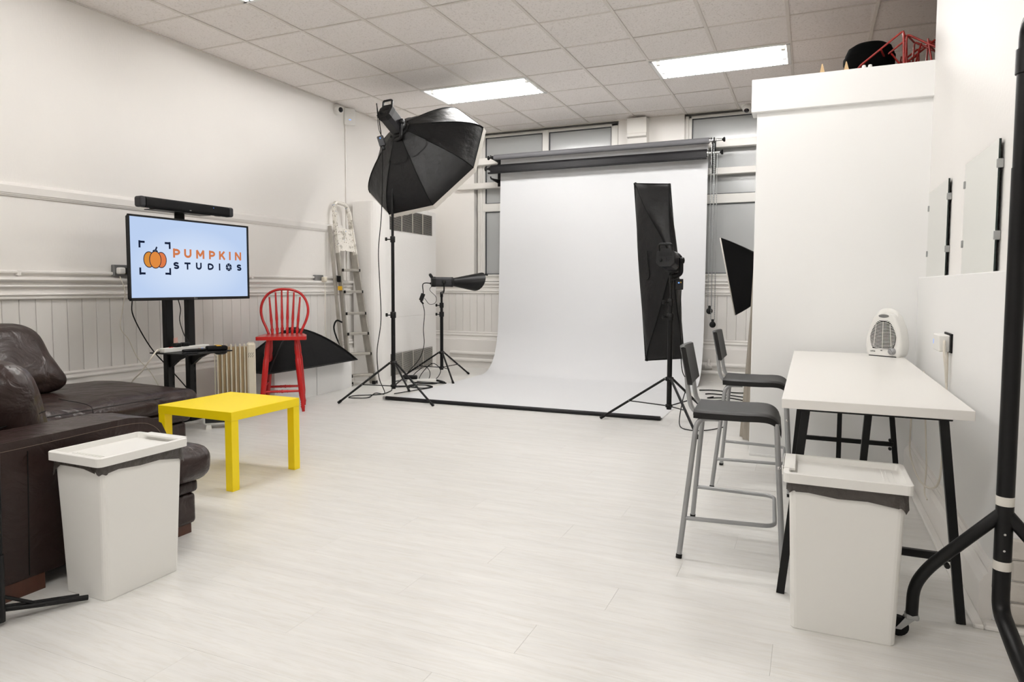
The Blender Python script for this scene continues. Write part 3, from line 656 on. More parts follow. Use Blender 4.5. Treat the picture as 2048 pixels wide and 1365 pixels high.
rc = thing('remote_control', 'long black remote control with coloured buttons on the television shelf', 'remote control', (-4.255, 3.72, .632), 1.25)
ob('body', MB().cushion(.17, .045, .02, .008, 4, (0, 0, .002), T=TR(0, 0, .01)), 'blackp', rc)
for i, c in enumerate(('red', 'tape', 'bluelamp')): ob('button', MB().box(.03+i*.012, .038+i*.012, -.004, .004, .021, .0235, .001), c, rc)
rc2 = thing('remote_control', 'flat slim remote control at the near edge of the television shelf', 'remote control', (-4.165, 3.60, .632), 1.2)
ob('body', MB().cushion(.10, .038, .009, .004, 3, T=TR(0, 0, .0045)), 'blackp', rc2); ob('keypad', MB().box(-.04, .02, -.012, .012, .009, .0098, .0003), 'dgrey', rc2)
cs = thing('zip_case', 'black case with a yellow stripe on the television shelf', 'case', (-4.19, 3.87, .632), 1.0)
ob('body', MB().cushion(.15, .085, .034, .012, 5, (0, 0, .003), T=TR(0, 0, .017)), 'nylon2', cs); ob('stripe', MB().box(-.005, .03, -.044, .044, .0345, .0375, .001), 'tape', cs)
tag(ob('round_dish', MB().lathe([(.045, 0), (.05, -.006), (.03, -.02), (.0001, -.022)], 18), 'blackp', loc=(-4.15, 3.87, .622)), 'small black dome fixed under the television shelf', 'dome')
# cables behind the television
cable('white_cable', [(-4.93, 3.63, 1.20), (-4.89, 3.64, 1.08), (-4.95, 3.66, .95), (-4.955, 3.64, .80), (-4.945, 3.70, .70), (-4.93, 3.76, .55), (-4.88, 3.84, .42), (-4.8, 3.9, .2), (-4.76, 3.93, .01)], .0035, 'cablew', 'thin white cable falling from the socket left of the television')
cable('white_cable', [(-4.385, 3.525, .650), (-4.37, 3.49, .655), (-4.37, 3.44, .60), (-4.45, 3.42, .50), (-4.55, 3.42, .42), (-4.60, 3.43, .3), (-4.62, 3.48, .05)], .0058, 'cablew', 'white lead leaving the power strip on the television shelf')
cable('black_cable', [(-4.47, 3.38, 1.03), (-4.62, 3.50, .90), (-4.60, 3.62, .66), (-4.60, 3.80, .46), (-4.61, 3.98, .26), (-4.62, 4.12, .06)], .0045, 'rubber', 'black cable sloping down behind the television stand')
cable('black_cable', [(-4.47, 3.76, 1.05), (-4.46, 3.78, .95), (-4.46, 3.77, .86), (-4.44, 3.79, .75), (-4.40, 3.80, .69)], .0035, 'rubber', 'short black cable hanging between the television posts')

# ================================================================ radiator, heater, boxes, stored softbox, red chair
rd = thing('oil_radiator', 'old cream oil radiator with rusty fins behind the yellow table', 'radiator', (-4.565, 4.416, 0), .803)
for k in range(7):
    s = -.140+k*.036
    fn = ob('fin', MB().box(s-.0065, s+.0065, -.07, .07, .10, .622, .006), 'cream', rd)
    ob('web', MB().box(s+.0065, s+.0295, -.045, .045, .12, .60, .003), 'rust', fn)
ob('control_box', MB().box(.095, .165, -.08, .08, .085, .632, .014), 'cream', rd)
ob('end_panel', MB().box(-.165, -.157, -.075, .075, .09, .625, .004), 'cream', rd)
for s in (-.11, .12):
    w = ob('wheel_bracket', MB().box(s-.02, s+.02, -.12, .12, .06, .082, .004), 'blackp', rd)
    for e in (-1, 1): ob('wheel', MB().tube([(s-.012, e*.105, .03), (s+.012, e*.105, .03)], .029, 12), 'rubber', w)
k = MB()
for q in range(3):
    for z in (.0, .022): k.add([(.104+q*.016, -.0806, .51+z), (.108+q*.016, -.0806, .51+z), (.116+q*.016, -.0806, .53+z), (.112+q*.016, -.0806, .53+z)], [(0, 1, 2, 3)])
ob('vent_slots', k, 'gasket', rd)['kind'] = 'stuff'
ht = thing('floor_heater', 'low white heater with a dark grille on the floor behind the yellow table', 'heater', (-4.28, 3.97, 0), .80)
ob('body', MB().cushion(.25, .10, .17, .03, 4, T=TR(0, 0, .115)), 'plastic', ht)
ob('grille_panel', MB().box(-.105, .105, -.053, -.045, .05, .17, .004), 'vent', ht)
k = MB()
for q in range(9): k.box(-.10, .10, -.057, -.053, .056+q*.013, .061+q*.013, .001)
ob('grille_bars', k, 'dgrey', ht)['kind'] = 'stuff'
for s in (-.08, .08): ob('foot', MB().prism([(s-.022, 0), (s+.022, 0), (s+.016, .035), (s-.016, .035)], -.05, .05, Matrix(((1, 0, 0, 0), (0, 0, 1, 0), (0, 1, 0, 0), (0, 0, 0, 1)))), 'plastic', ht)
def wbox(poly, z, label):
    o = ob('white_box', MB().prism([(x-poly[0][0], y-poly[0][1]) for x, y in poly], 0, z), 'smooth', loc=(poly[0][0], poly[0][1], 0))
    b = o.modifiers.new('bevel', 'BEVEL'); b.width = .003; b.segments = 2
    return tag(o, label, 'box', 'white boxes below the stored softbox')
wbox([(-4.602, 4.925), (-4.638, 5.562), (-4.935, 5.545), (-4.90, 4.91)], .316, 'plain white box under the stored softbox, directly behind the red chair')
wbox([(-4.634, 5.568), (-4.672, 6.195), (-4.945, 6.18), (-4.935, 5.552)], .321, 'plain white box under the stored softbox, nearest the step ladder')
sx = thing('stored_softbox', 'black fabric softbox lying face down on the white boxes', 'softbox', (-4.73, 5.35, .325))
def stored(u, v):
    a = 2*PI*u; cx, cy = math.cos(a), math.sin(a); m = max(abs(cx), abs(cy)); ex, ey = cx/m, cy/m
    bx, by = -4.70+ex*.21+(.03*(1-abs(ey))), 5.39+ey*.66
    t = v; r = 1-t; hgt = .375*(1-(1-t)**1.75)
    sag = .03*math.sin(PI*t)*(1-abs(abs(cx)-abs(cy)))
    return (-4.76+(bx+4.76)*r, 5.37+(by-5.37)*r, .325+hgt-sag*.4)
wob('shell', MB().grid(stored, 64, 12), 'nylon2', sx)
wob('rim_tape', MB().tube([Vector(stored(u/64, 0))+Vector((0, 0, .006)) for u in range(64)], .007, 6, True), 'nylon', sx)
for kx, ky in ((1, -1), (1, 1), (-1, -1), (-1, 1)):
    e = math.atan2(ky, kx)/(2*PI) % 1
    wob('rib', MB().tube([Vector(stored(e, v/10))+Vector((.004, 0, .004)) for v in range(10)], .006, 6), 'nylon', sx)
wob('mount_ring', MB().lathe([(.055, .68), (.06, .695), (.05, .71), (.04, .70)], 20, TR(-4.76, 5.37, 0)), 'black', sx)

ch = thing('windsor_chair', 'tall red painted Windsor chair with a hoop back', 'chair', (-4.404, 4.831, 0), .65)
seat = [(-.215, -.19)]+[(-.215+.02*(1-math.cos(a)), -.19-.02*math.sin(a)) for a in (.5, 1, PI/2)]+[(.195, -.21), (.212, -.20), (.215, -.19), (.205, .0), (.185, .10), (.17, .185), (.14, .20), (-.14, .20), (-.17, .185), (-.185, .10), (-.205, .0)]
o = ob('seat', MB().prism(seat, .648, .680), 'red', ch); b = o.modifiers.new('bevel', 'BEVEL'); b.width = .008; b.segments = 3; b.limit_method = 'ANGLE'
def lean(x, z): return (x, .165+(z-.68)*.17, z)
hp = [(-.142, .68), (-.165, .74), (-.195, .81), (-.211, .89), (-.198, .975), (-.15, 1.05), (-.08, 1.087), (0, 1.097)]
hp = hp+[(-x, z) for x, z in reversed(hp[:-1])]
ob('hoop', MB().tube(cr([lean(x, z) for x, z in hp], 5), .0155, 8, sq=(1, .8)), 'red', ch)
def turned(p0, p1, prof, m, par, name, n=12):
    p0, p1 = Vector(p0), Vector(p1); L_ = (p1-p0).length
    return ob(name, MB().lathe([(r, t*L_) for t, r in prof], n, frame(p0, p1-p0)), m, par)
spr = [(0, .011), (.06, .013), (.12, .0155), (.17, .010), (.19, .0125), (.205, .0095), (.225, .0125), (.24, .0095), (.26, .0125), (.28, .011), (.36, .0135), (.55, .011), (1, .0075)]
for i, x in enumerate((-.113, -.068, -.023, .023, .068, .113)):
    xt = x*1.22; zt = 1.09-.55*xt*xt*4.2-abs(xt)**3*9
    turned(lean(x*.97, .68), lean(xt, zt), spr, 'red', ch, 'spindle', 10)
lgp = [(0, .012), (.03, .014), (.07, .019), (.09, .0145), (.10, .018), (.115, .0135), (.13, .018), (.14, .014), (.155, .017), (.22, .0225), (.55, .026), (.72, .0255), (.735, .021), (.75, .0235), (.77, .019), (.80, .0225), (.86, .0225), (.95, .017), (1, .015)]
leg = {}
for sx_ in (-1, 1):
    for sy_ in (-1, 1):
        a, b = (sx_*(.18 if sy_ < 0 else .168), -.185 if sy_ < 0 else .165, 0), (sx_*.118, sy_*.115, .652); leg[(sx_, sy_)] = (Vector(a), Vector(b)); turned(a, b, lgp, 'red', ch, 'leg')
stp = [(0, .009), (.1, .0105), (.34, .0115), (.38, .0135), (.405, .010), (.43, .014), (.455, .010), (.48, .0145), (.52, .0145), (.545, .010), (.57, .014), (.595, .010), (.62, .0135), (.66, .0115), (.9, .0105), (1, .009)]
def at_(k, z): a, b = leg[k]; return a+(b-a)*(z/b.z)
turned(at_((-1, -1), .185), at_((1, -1), .185), stp, 'red', ch, 'stretcher'); turned(at_((-1, 1), .185), at_((1, 1), .185), stp, 'red', ch, 'stretcher')
for s in (-1, 1): turned(at_((s, -1), .235), at_((s, 1), .235), stp, 'red', ch, 'stretcher')

# ================================================================ FAR END: boxed cabinet, ladder, fittings, backdrop
cb = thing('boxed_cabinet', 'white boxed-in cabinet with two dark vent grilles beside the ladder', 'cabinet', (-4.598, 6.80, 0), .0664)
arcp = [(-.15+.15*math.sin(a), -.17+.17*(1-math.cos(a))) for a in [PI/2*i/8 for i in range(9)]]
poly = [(0, 1.29), (-.33, 1.29), (-.36, -.17), (-.15, -.17)]+[(x, y) for x, y in arcp[1:]]
ob('carcass', MB().prism(poly, .0, 2.115), 'wall', cb)
ob('access_panel', MB().box(-.004, .004, .055, 1.24, .325, .742, .001), 'wall', cb)
ob('upper_panel', MB().box(-.004, .004, .055, 1.24, .75, 1.785, .001), 'wall', cb)
def vent(z0, z1):
    v = ob('vent_grille', MB().box(-.002, .003, .06, 1.17, z0, z1), 'vent', cb)
    k = MB(); n = 20
    for q in range(n): z = z0+(z1-z0)*(q+.5)/n; k.add([(.003, .062, z+.003), (.003, 1.168, z+.003), (.012, 1.168, z-.003), (.012, .062, z-.003)], [(0, 1, 2, 3)])
    ob('slat_row', k, 'slat', v)['kind'] = 'stuff'
    for q in range(1, 4): y = .06+1.11*q/4; ob('divider', MB().box(.003, .013, y-.006, y+.006, z0, z1, .001), 'slat', v)
vent(1.80, 2.065); vent(.045, .31)

ld = thing('step_ladder', 'paint-spattered aluminium step ladder leaning beside the boxed cabinet', 'ladder', (-4.64, 6.365, 0))
Lb, Lt, Rb, Rt = Vector((-4.735, 6.25, 0)), Vector((-4.935, 6.25, 2.0)), Vector((-4.565, 6.48, 0)), Vector((-4.905, 6.48, 1.98))
def lr(t): return Lb.lerp(Lt, t), Rb.lerp(Rt, t)
for a, b in ((Lb, Lt), (Rb, Rt)):
    r_ = wob('rail', MB().tube([a, a.lerp(b, .75)], .034, 4, sq=(.5, 1)), 'alu', ld)
    r2_ = wob('upper_rail', MB().tube([a.lerp(b, .75), b], .034, 4, sq=(.5, 1)), 'drip', ld)
    wob('foot', MB().box(a.x-.022, a.x+.022, a.y-.03, a.y+.03, 0, .04, .004), 'rubber', ld)
    o_ = Vector((-.04, -.05, 0)) if a is Lb else Vector((-.06, .02, 0))
    wob('back_leg', MB().tube([a+o_, a.lerp(b, .90)+o_], .025, 4, sq=(.55, 1)), 'alu', ld)
wob('top_hoop', MB().tube(fillet([Lt-Vector((0, 0, .03)), Lt+Vector((-.005, .02, .075)), Rt+Vector((-.01, -.02, .075)), Rt-Vector((0, 0, .03))], .09, 7), .028, 6, sq=(.8, 1)), 'drip', ld)
for z in (.113, .357, .589, .82, 1.067, 1.313):
    a, b = lr(z/2.0); d = (b-a).normalized(); nrm = Vector((d.y, -d.x, 0))
    a2, b2 = a+d*.012, b-d*.012
    st_ = MB(); T = frame((a2+b2)/2, Vector((0, 0, 1)), d); l = (b2-a2).length/2
    st_.box(-l, l, -.055, .035, -.014, .014, .003, T)
    s_ = wob('step', st_, 'alu', ld)
    for e in (-1, 1): ob('end_cap', MB().box(e*l-.008, e*l+.008, -.06, -.04, -.016, .016, .002, T), 'rubber', s_)
a, b = lr(.765); c, d = lr(.895)
pl = MB(); q = [a, b, d, c]; off = Vector((.012, -.012, 0)); pl.add([p+off for p in q]+[p+off+Vector((-.02, .02, 0)) for p in q], [(0, 1, 2, 3), (7, 6, 5, 4), (0, 4, 5, 1), (1, 5, 6, 2), (2, 6, 7, 3), (3, 7, 4, 0)])
wob('platform', pl, 'drip', ld)
wob('black_tape', MB().box(-4.865, -4.825, 6.20, 6.215, 1.17, 1.24), 'rubber', ld)
wob('yellow_tape', MB().box(-4.855, -4.805, 6.20, 6.215, 1.08, 1.125), 'tape', ld)
wob('strap_loop', MB().tube(cr([(-4.80, 6.20, .72), (-4.86, 6.18, .74), (-4.90, 6.18, .66), (-4.87, 6.19, .54), (-4.83, 6.20, .46)], 5), .010, 6), 'rubber', ld)

# pipes, conduits, sockets, cameras
for z, r in ((.205, .024), (.112, .024)): ob('heating_pipe', MB().tube([(-4.6, YB-.075, z), (.3, YB-.075, z)], r, 10), 'gloss', bw)
ob('pipe_valve', MB().tube([(-1.13, YB-.075, .19), (-1.05, YB-.075, .19)], .036, 10).tube([(-1.09, YB-.11, .19), (-1.09, YB-.07, .26)], .02, 8), 'gloss', bw)
ob('conduit', MB().tube([(XL+.016, .5, 1.222), (XL+.016, 6.45, 1.222)], .013, 8), 'gloss', wl)
ob('conduit', MB().tube([(XL+.012, 6.55, .5), (XL+.012, 6.55, 3.12)], .010, 8), 'gloss', wl)
ob('conduit', MB().tube([(XL+.012, 6.15, .5), (XL+.012, 6.15, 1.2)], .010, 8), 'gloss', wl)
for y in (2.92, 5.05): ob('pipe_clip', MB().box(XL, XL+.032, y-.012, y+.012, 1.195, 1.235, .004), 'gloss', wl)
cbp = [(0, 3.175), (.17, 3.175), (.17, 3.15), (.155, 3.06), (.15, 3.0), (.165, 2.985), (.165, 2.955), (.13, 2.94), (.12, 2.86), (.06, 2.80), (0, 2.80)]
ob('corbel', MB().prism(cbp, -2.10, -1.865, TB), 'beam', bw)
def socket(loc, label, plugs):
    t = thing('wall_socket', label, 'socket', loc)
    ob('back_box', MB().box(-.02, .018, -.068, .068, -.043, .043, .005), 'socket', t)
    for y, c in plugs:
        p = ob('plug', MB().cushion(.05, .052, .052, .012, 3, T=TR(.045, y, -.005)), c, t)
    return t
socket((XL+.022, 3.672, 1.248), 'grey steel double socket with a white plug left of the television', ((-.03, 'plastic'), (.035, 'blackp')))
socket((XL+.022, 6.02, 1.205), 'grey steel double socket with a cream plug left of the ladder', ((.045, 'cream'),))
socket((XL+.022, 6.36, 1.205), 'small grey socket seen through the rungs of the ladder', ())
cable('white_cable', [(-4.925, 6.065, 1.16), (-4.925, 6.07, 1.0), (-4.93, 6.07, .7), (-4.93, 6.10, .5), (-4.92, 6.12, .36)], .005, 'cablew', 'thin white cable hanging below the socket left of the ladder')
def dome(T, label):
    t = thing('security_camera', label, 'camera', T=T)
    ob('base', MB().lathe([(.062, 0), (.064, .012), (.058, .026), (.045, .032)], 24), 'plastic', t)
    e = ob('eyeball', MB().lathe([(.045, .025), (.05, .045), (.046, .068), (.034, .085), (.03, .087)], 24), 'plastic', t)
    ob('lens', MB().lathe([(.029, .086), (.027, .092), (.014, .098), (.0001, .099)], 20), 'lens', e)
dome(frame((XL, 6.40, 3.13), (1, -.35, -.15)), 'white dome security camera high on the left wall')
dome(frame((-.715, 8.28, 3.197), (-.03, -.8, -1)), 'white dome security camera under the ceiling above the right window')
apn = thing('access_point', 'flat white wireless access point in the far left ceiling corner', 'access point', T=frame((-4.955, 6.58, 3.09), (.75, -.65, .12), (0, 0, 1)))
ob('body', MB().cushion(.20, .13, .03, .014, 4), 'plastic', apn); ob('status_light', MB().box(-.045, -.035, -.012, .012, .0145, .0155), 'bluelamp', apn)
ob('wall_arm', MB().tube([(.07, 0, -.01), (.09, .01, -.06)], .012, 8), 'gasket', apn)

# support beams across the windows and the roller brackets
tag(ob('support_beam', MB().box(0, 4.75, 0, .085, 0, .088, .003), 'beam', loc=(-4.40, 8.33, 2.763)), 'long white painted beam across the windows behind the grey roller', 'beam')
tag(ob('support_beam', MB().box(0, 4.85, 0, .085, 0, .075, .003), 'beam', loc=(-4.50, 8.33, 2.45)), 'lower white painted beam across the windows at the bracket feet', 'beam')
def bracket(x, label):
    t = thing('roller_bracket', label, 'bracket', (x, 8.33, 2.66), 0)
    ob('plate', MB().box(-.02, .02, -.012, 0, -.20, .20, .002), 'black', t)
    for z in (.13, -.005, -.14):
        h = ob('hook', MB().prism([(0, -.025), (-.16, -.012), (-.26, .0), (-.285, .03), (-.27, .035), (-.25, .018), (-.16, .02), (0, .03)], -.006, .006, Matrix(((0, 0, 1, 0), (1, 0, 0, 0), (0, 1, 0, z), (0, 0, 0, 1)))), 'black', t)
bracket(-3.845, 'black triple hook bracket holding the left ends of the rollers'); bracket(-1.075, 'black triple hook bracket holding the right ends of the rollers')
def roller(z, r, m, label, x0, x1, bar, cap):
    t = thing('background_roller', label, 'roller', (-2.46, 8.075, z), 0, 'photographic background rollers')
    ob('roll', MB().tube([(x0+2.46, 0, 0), (x1+2.46, 0, 0)], r, 24), m, t)
    if bar:
        ob('hanging_end', MB().box(x0+2.46, x1+2.46, -r-.001, -r+.004, -.058, 0, .001), m, t)
        ob('weight_bar', MB().tube([(x0+2.43, -r+.002, -.062), (x1+2.46, -r+.002, -.062)], .012, 10), m, t)
    ob('chrome_spigot', MB().tube([(x1+2.46, 0, 0), (x1+2.60, 0, 0)], .014, 12).tube([(x1+2.46, 0, 0), (x1+2.475, 0, 0)], r*.72, 14), 'chrome', t)
    ob('end_knob', MB().lathe([(.011, 0), (.012, .02), (.026, .034), (.028, .044), (.02, .05)], 14, frame((x1+2.585, 0, 0), (1, 0, 0))), 'rubber', t)
    ob('end_knob', MB().lathe([(.02, 0), (.024, .03), (.012, .05), (.012, .065), (.026, .078), (.028, .09), (.018, .094)], 14, frame((x0+2.46, 0, 0), (-1, 0, 0))), 'rubber', t)
    ob('chain_wheel', MB().lathe([(.03, -.006), (.034, -.004), (.030, 0), (.034, .004), (.03, .006)], 18, frame((x1+2.515, 0, 0), (1, 0, 0))), 'blackp', t)
roller(2.795, .034, 'greyroll', 'grey paper background roller, topmost above the white backdrop', -3.80, -1.10, False, 1)
roller(2.655, .046, 'blackroll', 'black vinyl background roller with weight bar, below the grey one', -3.84, -1.12, True, 1)
bd = thing('paper_backdrop', 'white seamless paper backdrop sweeping down onto the floor', 'backdrop', (-2.46, 8.0, 0))
cv = cr([(0, 8.20, 2.85), (0, 8.195, 2.6), (0, 8.18, 1.9), (0, 8.165, 1.2), (0, 8.14, .62), (0, 8.09, .33), (0, 8.00, .14), (0, 7.86, .028), (0, 7.70, .005), (0, 7.2, .003), (0, 6.5, .003), (0, 5.9, .004), (0, 5.70, .006)], 6)
n_ = len(cv)-1
def sheet(u, v):
    i = min(int(v*n_), n_-1); p = cv[i].lerp(cv[i+1], v*n_-i); tt = max(0, min(1, (8.2-p.y)/.4)); x0 = -3.765-.05*tt; x1 = -1.125-.01*tt
    y = p.y + (u*.085-.065)*max(0, min(1, (7.2-p.y)/1.5)); z = p.z+.0015*math.sin(u*9)*math.sin(p.y*3)
    if u > .965 and v > .96: z += .03*(u-.965)/.035*(v-.96)/.04
    return (x0+(x1-x0)*u, y, z)
wob('paper', MB().grid(sheet, 40, n_), 'paper', bd)
bt = wob('end_tube', MB().tube([(-3.835, 5.632, .019), (-1.135, 5.722, .019)], .0185, 14), 'blackroll', bd)
ob('steel_end', MB().tube([(-3.865, 5.631, .019), (-3.835, 5.632, .019)], .0165, 14), 'steel', bt)
def chain(x, y, z1, z0, label):
    t = thing('pull_chain', label, 'chain', (x, y, z0), 0, 'roller pull chains')
    for e in (-1, 1):
        L_ = z1-z0; k = int(L_/.012); pts = [(e*(.012+.008*(1-q/k)), .004*e, L_*q/k+.055) for q in range(k+1)]
        ob('strand', MB().tube(pts, [.0062 if q % 2 else .0025 for q in range(k+1)], 5), 'steel', t)
    ob('weight', MB().lathe([(.0001, -.014), (.03, -.013), (.036, -.005), (.036, .005), (.03, .013), (.0001, .014)], 20, frame((0, 0, .0), (.15, -1, 0))), 'rubber', t)
    ob('weight_clip', MB().box(-.014, .014, -.012, .012, .03, .062, .004), 'rubber', t)
chain(-1.055, 8.045, 2.70, .855, 'beaded pull chain with round black weight, nearer the backdrop')
chain(-1.015, 8.03, 2.58, .70, 'beaded pull chain with the lower hanging round black weight')

# ================================================================ STUDIO LIGHTS
def light_stand(c, R, angs, hub, low, sects, label, d=.0):
    t = thing('light_stand', label, 'light stand', (c[0], c[1], 0), 0, 'black tripod light stands')
    z0 = low-.03
    for i, (z1, r) in enumerate(sects):
        ob('tube_section', MB().tube([(0, 0, z0), (0, 0, z1)], r, 12), 'black', t)
        if i < len(sects)-1:
            k = ob('collar', MB().lathe([(r+.002, z1-.045), (r+.008, z1-.04), (r+.008, z1+.012), (r+.001, z1+.018)], 14), 'blackp', t)
            ob('knob', MB().tube([(-.01, -.01, z1-.015), (-.045, -.035, z1-.015)], .006, 8).box(-.062, -.04, -.045, -.028, z1-.03, z1+.004, .004), 'blackp', k)
        z0 = z1-.02
    ob('hub', MB().lathe([(.02, hub-.02), (.034, hub-.016), (.034, hub+.012), (.02, hub+.018)], 14), 'blackp', t)
    ob('lower_hub', MB().lathe([(.02, low-.016), (.03, low-.012), (.03, low+.01), (.02, low+.014)], 14), 'blackp', t)
    for a in angs:
        a = math.radians(a); u = Vector((math.cos(a), math.sin(a), 0)); p0 = u*.034+Vector((0, 0, hub)); p1 = u*R+Vector((0, 0, .013))
        l = ob('leg', MB().tube([p0, p1], .0105, 8), 'black', t)
        ob('foot_cap', MB().tube([p0.lerp(p1, .955), p1+(p1-p0).normalized()*.012], .0135, 8), 'rubber', l)
        tt = .56; ob('brace', MB().tube([u*.03+Vector((0, 0, low)), p0.lerp(p1, tt)], .007, 6, sq=(1.3, .7)), 'black', t)
        for q in (p0, p0.lerp(p1, tt)): ob('bolt', MB().tube([q+Vector((-u.y, u.x, 0))*-.013, q+Vector((-u.y, u.x, 0))*.013], .004, 6), 'steel', l)
    return t
light_stand((-3.75, 5.64), .533, (-133.5, -14, 106), .376, .145, ((.86, .0205), (1.60, .0165), (2.50, .013)), 'tall black tripod stand carrying the octagonal softbox')
light_stand((-1.045, 5.62), .566, (183, -57.6, 63), .376, .151, ((.90, .0205), (1.02, .0165), (1.20, .012)), 'black tripod stand carrying the upright strip softbox')
light_stand((-4.107, 7.227), .49, (76, -45, 196), .32, .137, ((.80, .021), (.91, .018), (1.03, .014)), 'short black tripod stand carrying the bare flash head')
def flash(o, ax, label, L_=.27, w=.068, yoke=None, roll_=0., rear=True):
    T = frame(o, ax, (1, 0, 0)) @ RZ(roll_); T = Matrix(T)
    # local: z forward, choose x sideways, y as near to vertical as possible
    z = Vector(ax).normalized(); x = Vector((0, 0, 1)).cross(z).normalized()*-1; y = z.cross(x)
    if y.z < 0: x, y = -x, -y
    T = Matrix((x, y, z)).transposed().to_4x4(); T.translation = Vector(o)
    t = thing('studio_flash', label, 'flash head', T=T, group='studio flash heads')
    c = w*.42; P = [(-w+c, -w), (w-c, -w), (w, -w+c), (w, w-c), (w-c, w), (-w+c, w), (-w, w-c), (-w, -w+c)]
    ob('body', MB().prism(P, -L_+.03, -.035), 'dgrey', t)
    ob('front_ring', MB().lathe([(w*.98, -.04), (w*1.05, -.035), (w*1.05, -.012), (w*.9, -.01), (w*.9, 0)], 22), 'blackp', t)
    P2 = [(x_*1.06, y_*1.06) for x_, y_ in P]
    r_ = ob('rear_panel', MB().prism(P2, -L_-.012, -L_+.034), 'blackp', t)
    k = MB()
    for i in range(3):
        for j in range(2): k.box(-.045+i*.018, -.035+i*.018, -.03+j*.018, -.02+j*.018, -L_-.016, -L_-.011, .001)
    ob('buttons', k, 'dgrey', r_)['kind'] = 'stuff'
    ob('dial', MB().lathe([(.011, -L_-.026), (.013, -L_-.011)], 12, TR(.035, -.02, 0)), 'rubber', r_)
    ob('display', MB().box(-.048, .048, .012, .04, -L_-.0145, -L_-.011), 'rubber', r_)
    hm = fillet([(-w*.75, w*.8, -L_-.002), (-w*.75, w*1.55, -L_-.03), (w*.75, w*1.55, -L_-.03), (w*.75, w*.8, -L_-.002)], .018, 4)
    ob('handle', MB().tube(hm, .009, 6, sq=(1, 1.6)), 'blackp', t)
    ob('side_label', MB().box(w-.001, w+.0012, -.02, .02, -.15, -.115), 'label', t)
    ob('vent_rows', MB().box(w-.001, w+.001, -.03, -.022, -.21, -.17).box(w-.001, w+.001, -.012, -.004, -.21, -.17).box(w-.001, w+.001, .006, .014, -.21, -.17), 'rubber', t)['kind'] = 'stuff'
    return t, T
AX1 = Vector((.127, .837, -.533)).normalized(); A1 = Vector((-3.673, 5.663, 2.637))
f1, T1 = flash(A1, AX1, 'black studio flash head angled down behind the octagonal softbox', .24, .074)
def yoke(par, T, side, drop, w=.068, zp=-.10):
    Ti = T.inverted(); s = side
    p = Vector((s*(w+.022), 0, zp)); wp_ = T @ p
    pts = [wp_+Vector((0, 0, .02)), Vector((wp_.x, wp_.y, drop.z+.02)), drop+Vector((0, 0, .0))]
    y_ = ob('yoke', MB().tube([Ti @ q for q in fillet(pts, .03, 4)], .014, 6, sq=(1.5, .6)), 'black', par)
    ob('pivot_knob', MB().lathe([(.022, 0), (.026, .012), (.024, .03), (.012, .034)], 14, frame((s*(w+.015), 0, zp), (s, 0, 0))), 'blackp', par)
    ob('stud', MB().tube([Ti @ (drop+Vector((0, 0, .012))), Ti @ (drop-Vector((0, 0, .05)))], .018, 10), 'blackp', par)
sd = 1 if (T1 @ Vector((.1, 0, 0))).x > (T1 @ Vector((-.1, 0, 0))).x else -1
yoke(f1, T1, sd, Vector((-3.75, 5.64, 2.52)))
def shell(A, axis, rim, ring_r, pw, n_v=10, per=8, sag=.02):
    """ruled fabric shell from a round mount at A out to a rim polygon, bowed like sprung ribs"""
    axis = Vector(axis).normalized(); cen = sum(rim, Vector())/len(rim); N_ = len(rim)
    def f(u, v):
        q = u*N_; i = int(q) % N_; g = q-int(q); e = rim[i].lerp(rim[(i+1) % N_], g)
        d = e-cen; rad = d-axis*d.dot(axis); s = A+rad.normalized()*ring_r
        depth = (cen-A).dot(axis); t = v; ro = 1-(1-t)**pw
        base = s+axis*(t*depth); out = (e-axis*((e-cen).dot(axis)))-cen
        p = A+axis*(t*depth)+rad.normalized()*ring_r*(1-ro)+rad*ro+axis*((e-cen).dot(axis))*t
        return p-rad.normalized()*sag*math.sin(PI*g)*math.sin(PI*min(1, t*1.05))
    return f
def rel(mb, root): 
    mi = root.matrix_world.inverted() if root.type != 'EMPTY' else None
    return mb
def wt(name, mb, m, root, T): mb.v = [tuple(T.inverted() @ Vector(p)) for p in mb.v]; return ob(name, mb, m, root)
# octagonal softbox
x_ = AX1.cross(Vector((0, 0, 1))).normalized(); y_ = x_.cross(AX1); cO = A1+AX1*.447
rimO = [cO+.685*(math.cos(3.683+k*PI/4)*x_+math.sin(3.683+k*PI/4)*y_) for k in range(8)]
TO = frame(A1, AX1)
ox = thing('octagonal_softbox', 'large black octagonal softbox with white rim on the tall stand', 'softbox', T=TO)
fo = shell(A1+AX1*.0, AX1, rimO, .085, 1.55, sag=.018)
for k in range(8):
    wt('side_panel', MB().grid(lambda u, v, k=k: fo((k+u*.9999)/8, v), 8, 12), 'nylon', ox, TO)
    sm = wt('rib_seam', MB().tube([fo(k/8, v/12) for v in range(13)], .006, 6), 'nylon2', ox, TO)
    def flap(u, v, k=k): 
        p = fo((k+.03+u*.94)/8, .03+v*.27*(1-.25*max(0, abs(2*u-1)-.6)/.4)); n = (p-A1); n = (n-AX1*n.dot(AX1)).normalized(); return p+n*.008-AX1*.006
    wt('collar_flap', MB().grid(flap, 6, 4), 'nylon', ox, TO)
    def lip(u, v, k=k):
        e = rimO[k].lerp(rimO[(k+1) % 8], u); d = (e-cO).normalized(); return e+AX1*(.055*v-.004)+d*(.006-.004*v+.004*math.sin(u*40)*v)
    wt('rim_band', MB().grid(lip, 14, 2), 'rim', ox, TO)
wt('front_diffuser', MB().add([p+AX1*.02 for p in rimO], [tuple(range(8))]), 'rim', ox, TO)
wt('speed_ring', MB().lathe([(.07, -.02), (.098, -.015), (.098, .02), (.08, .03)], 24, frame(A1, AX1)), 'black', ox, TO)
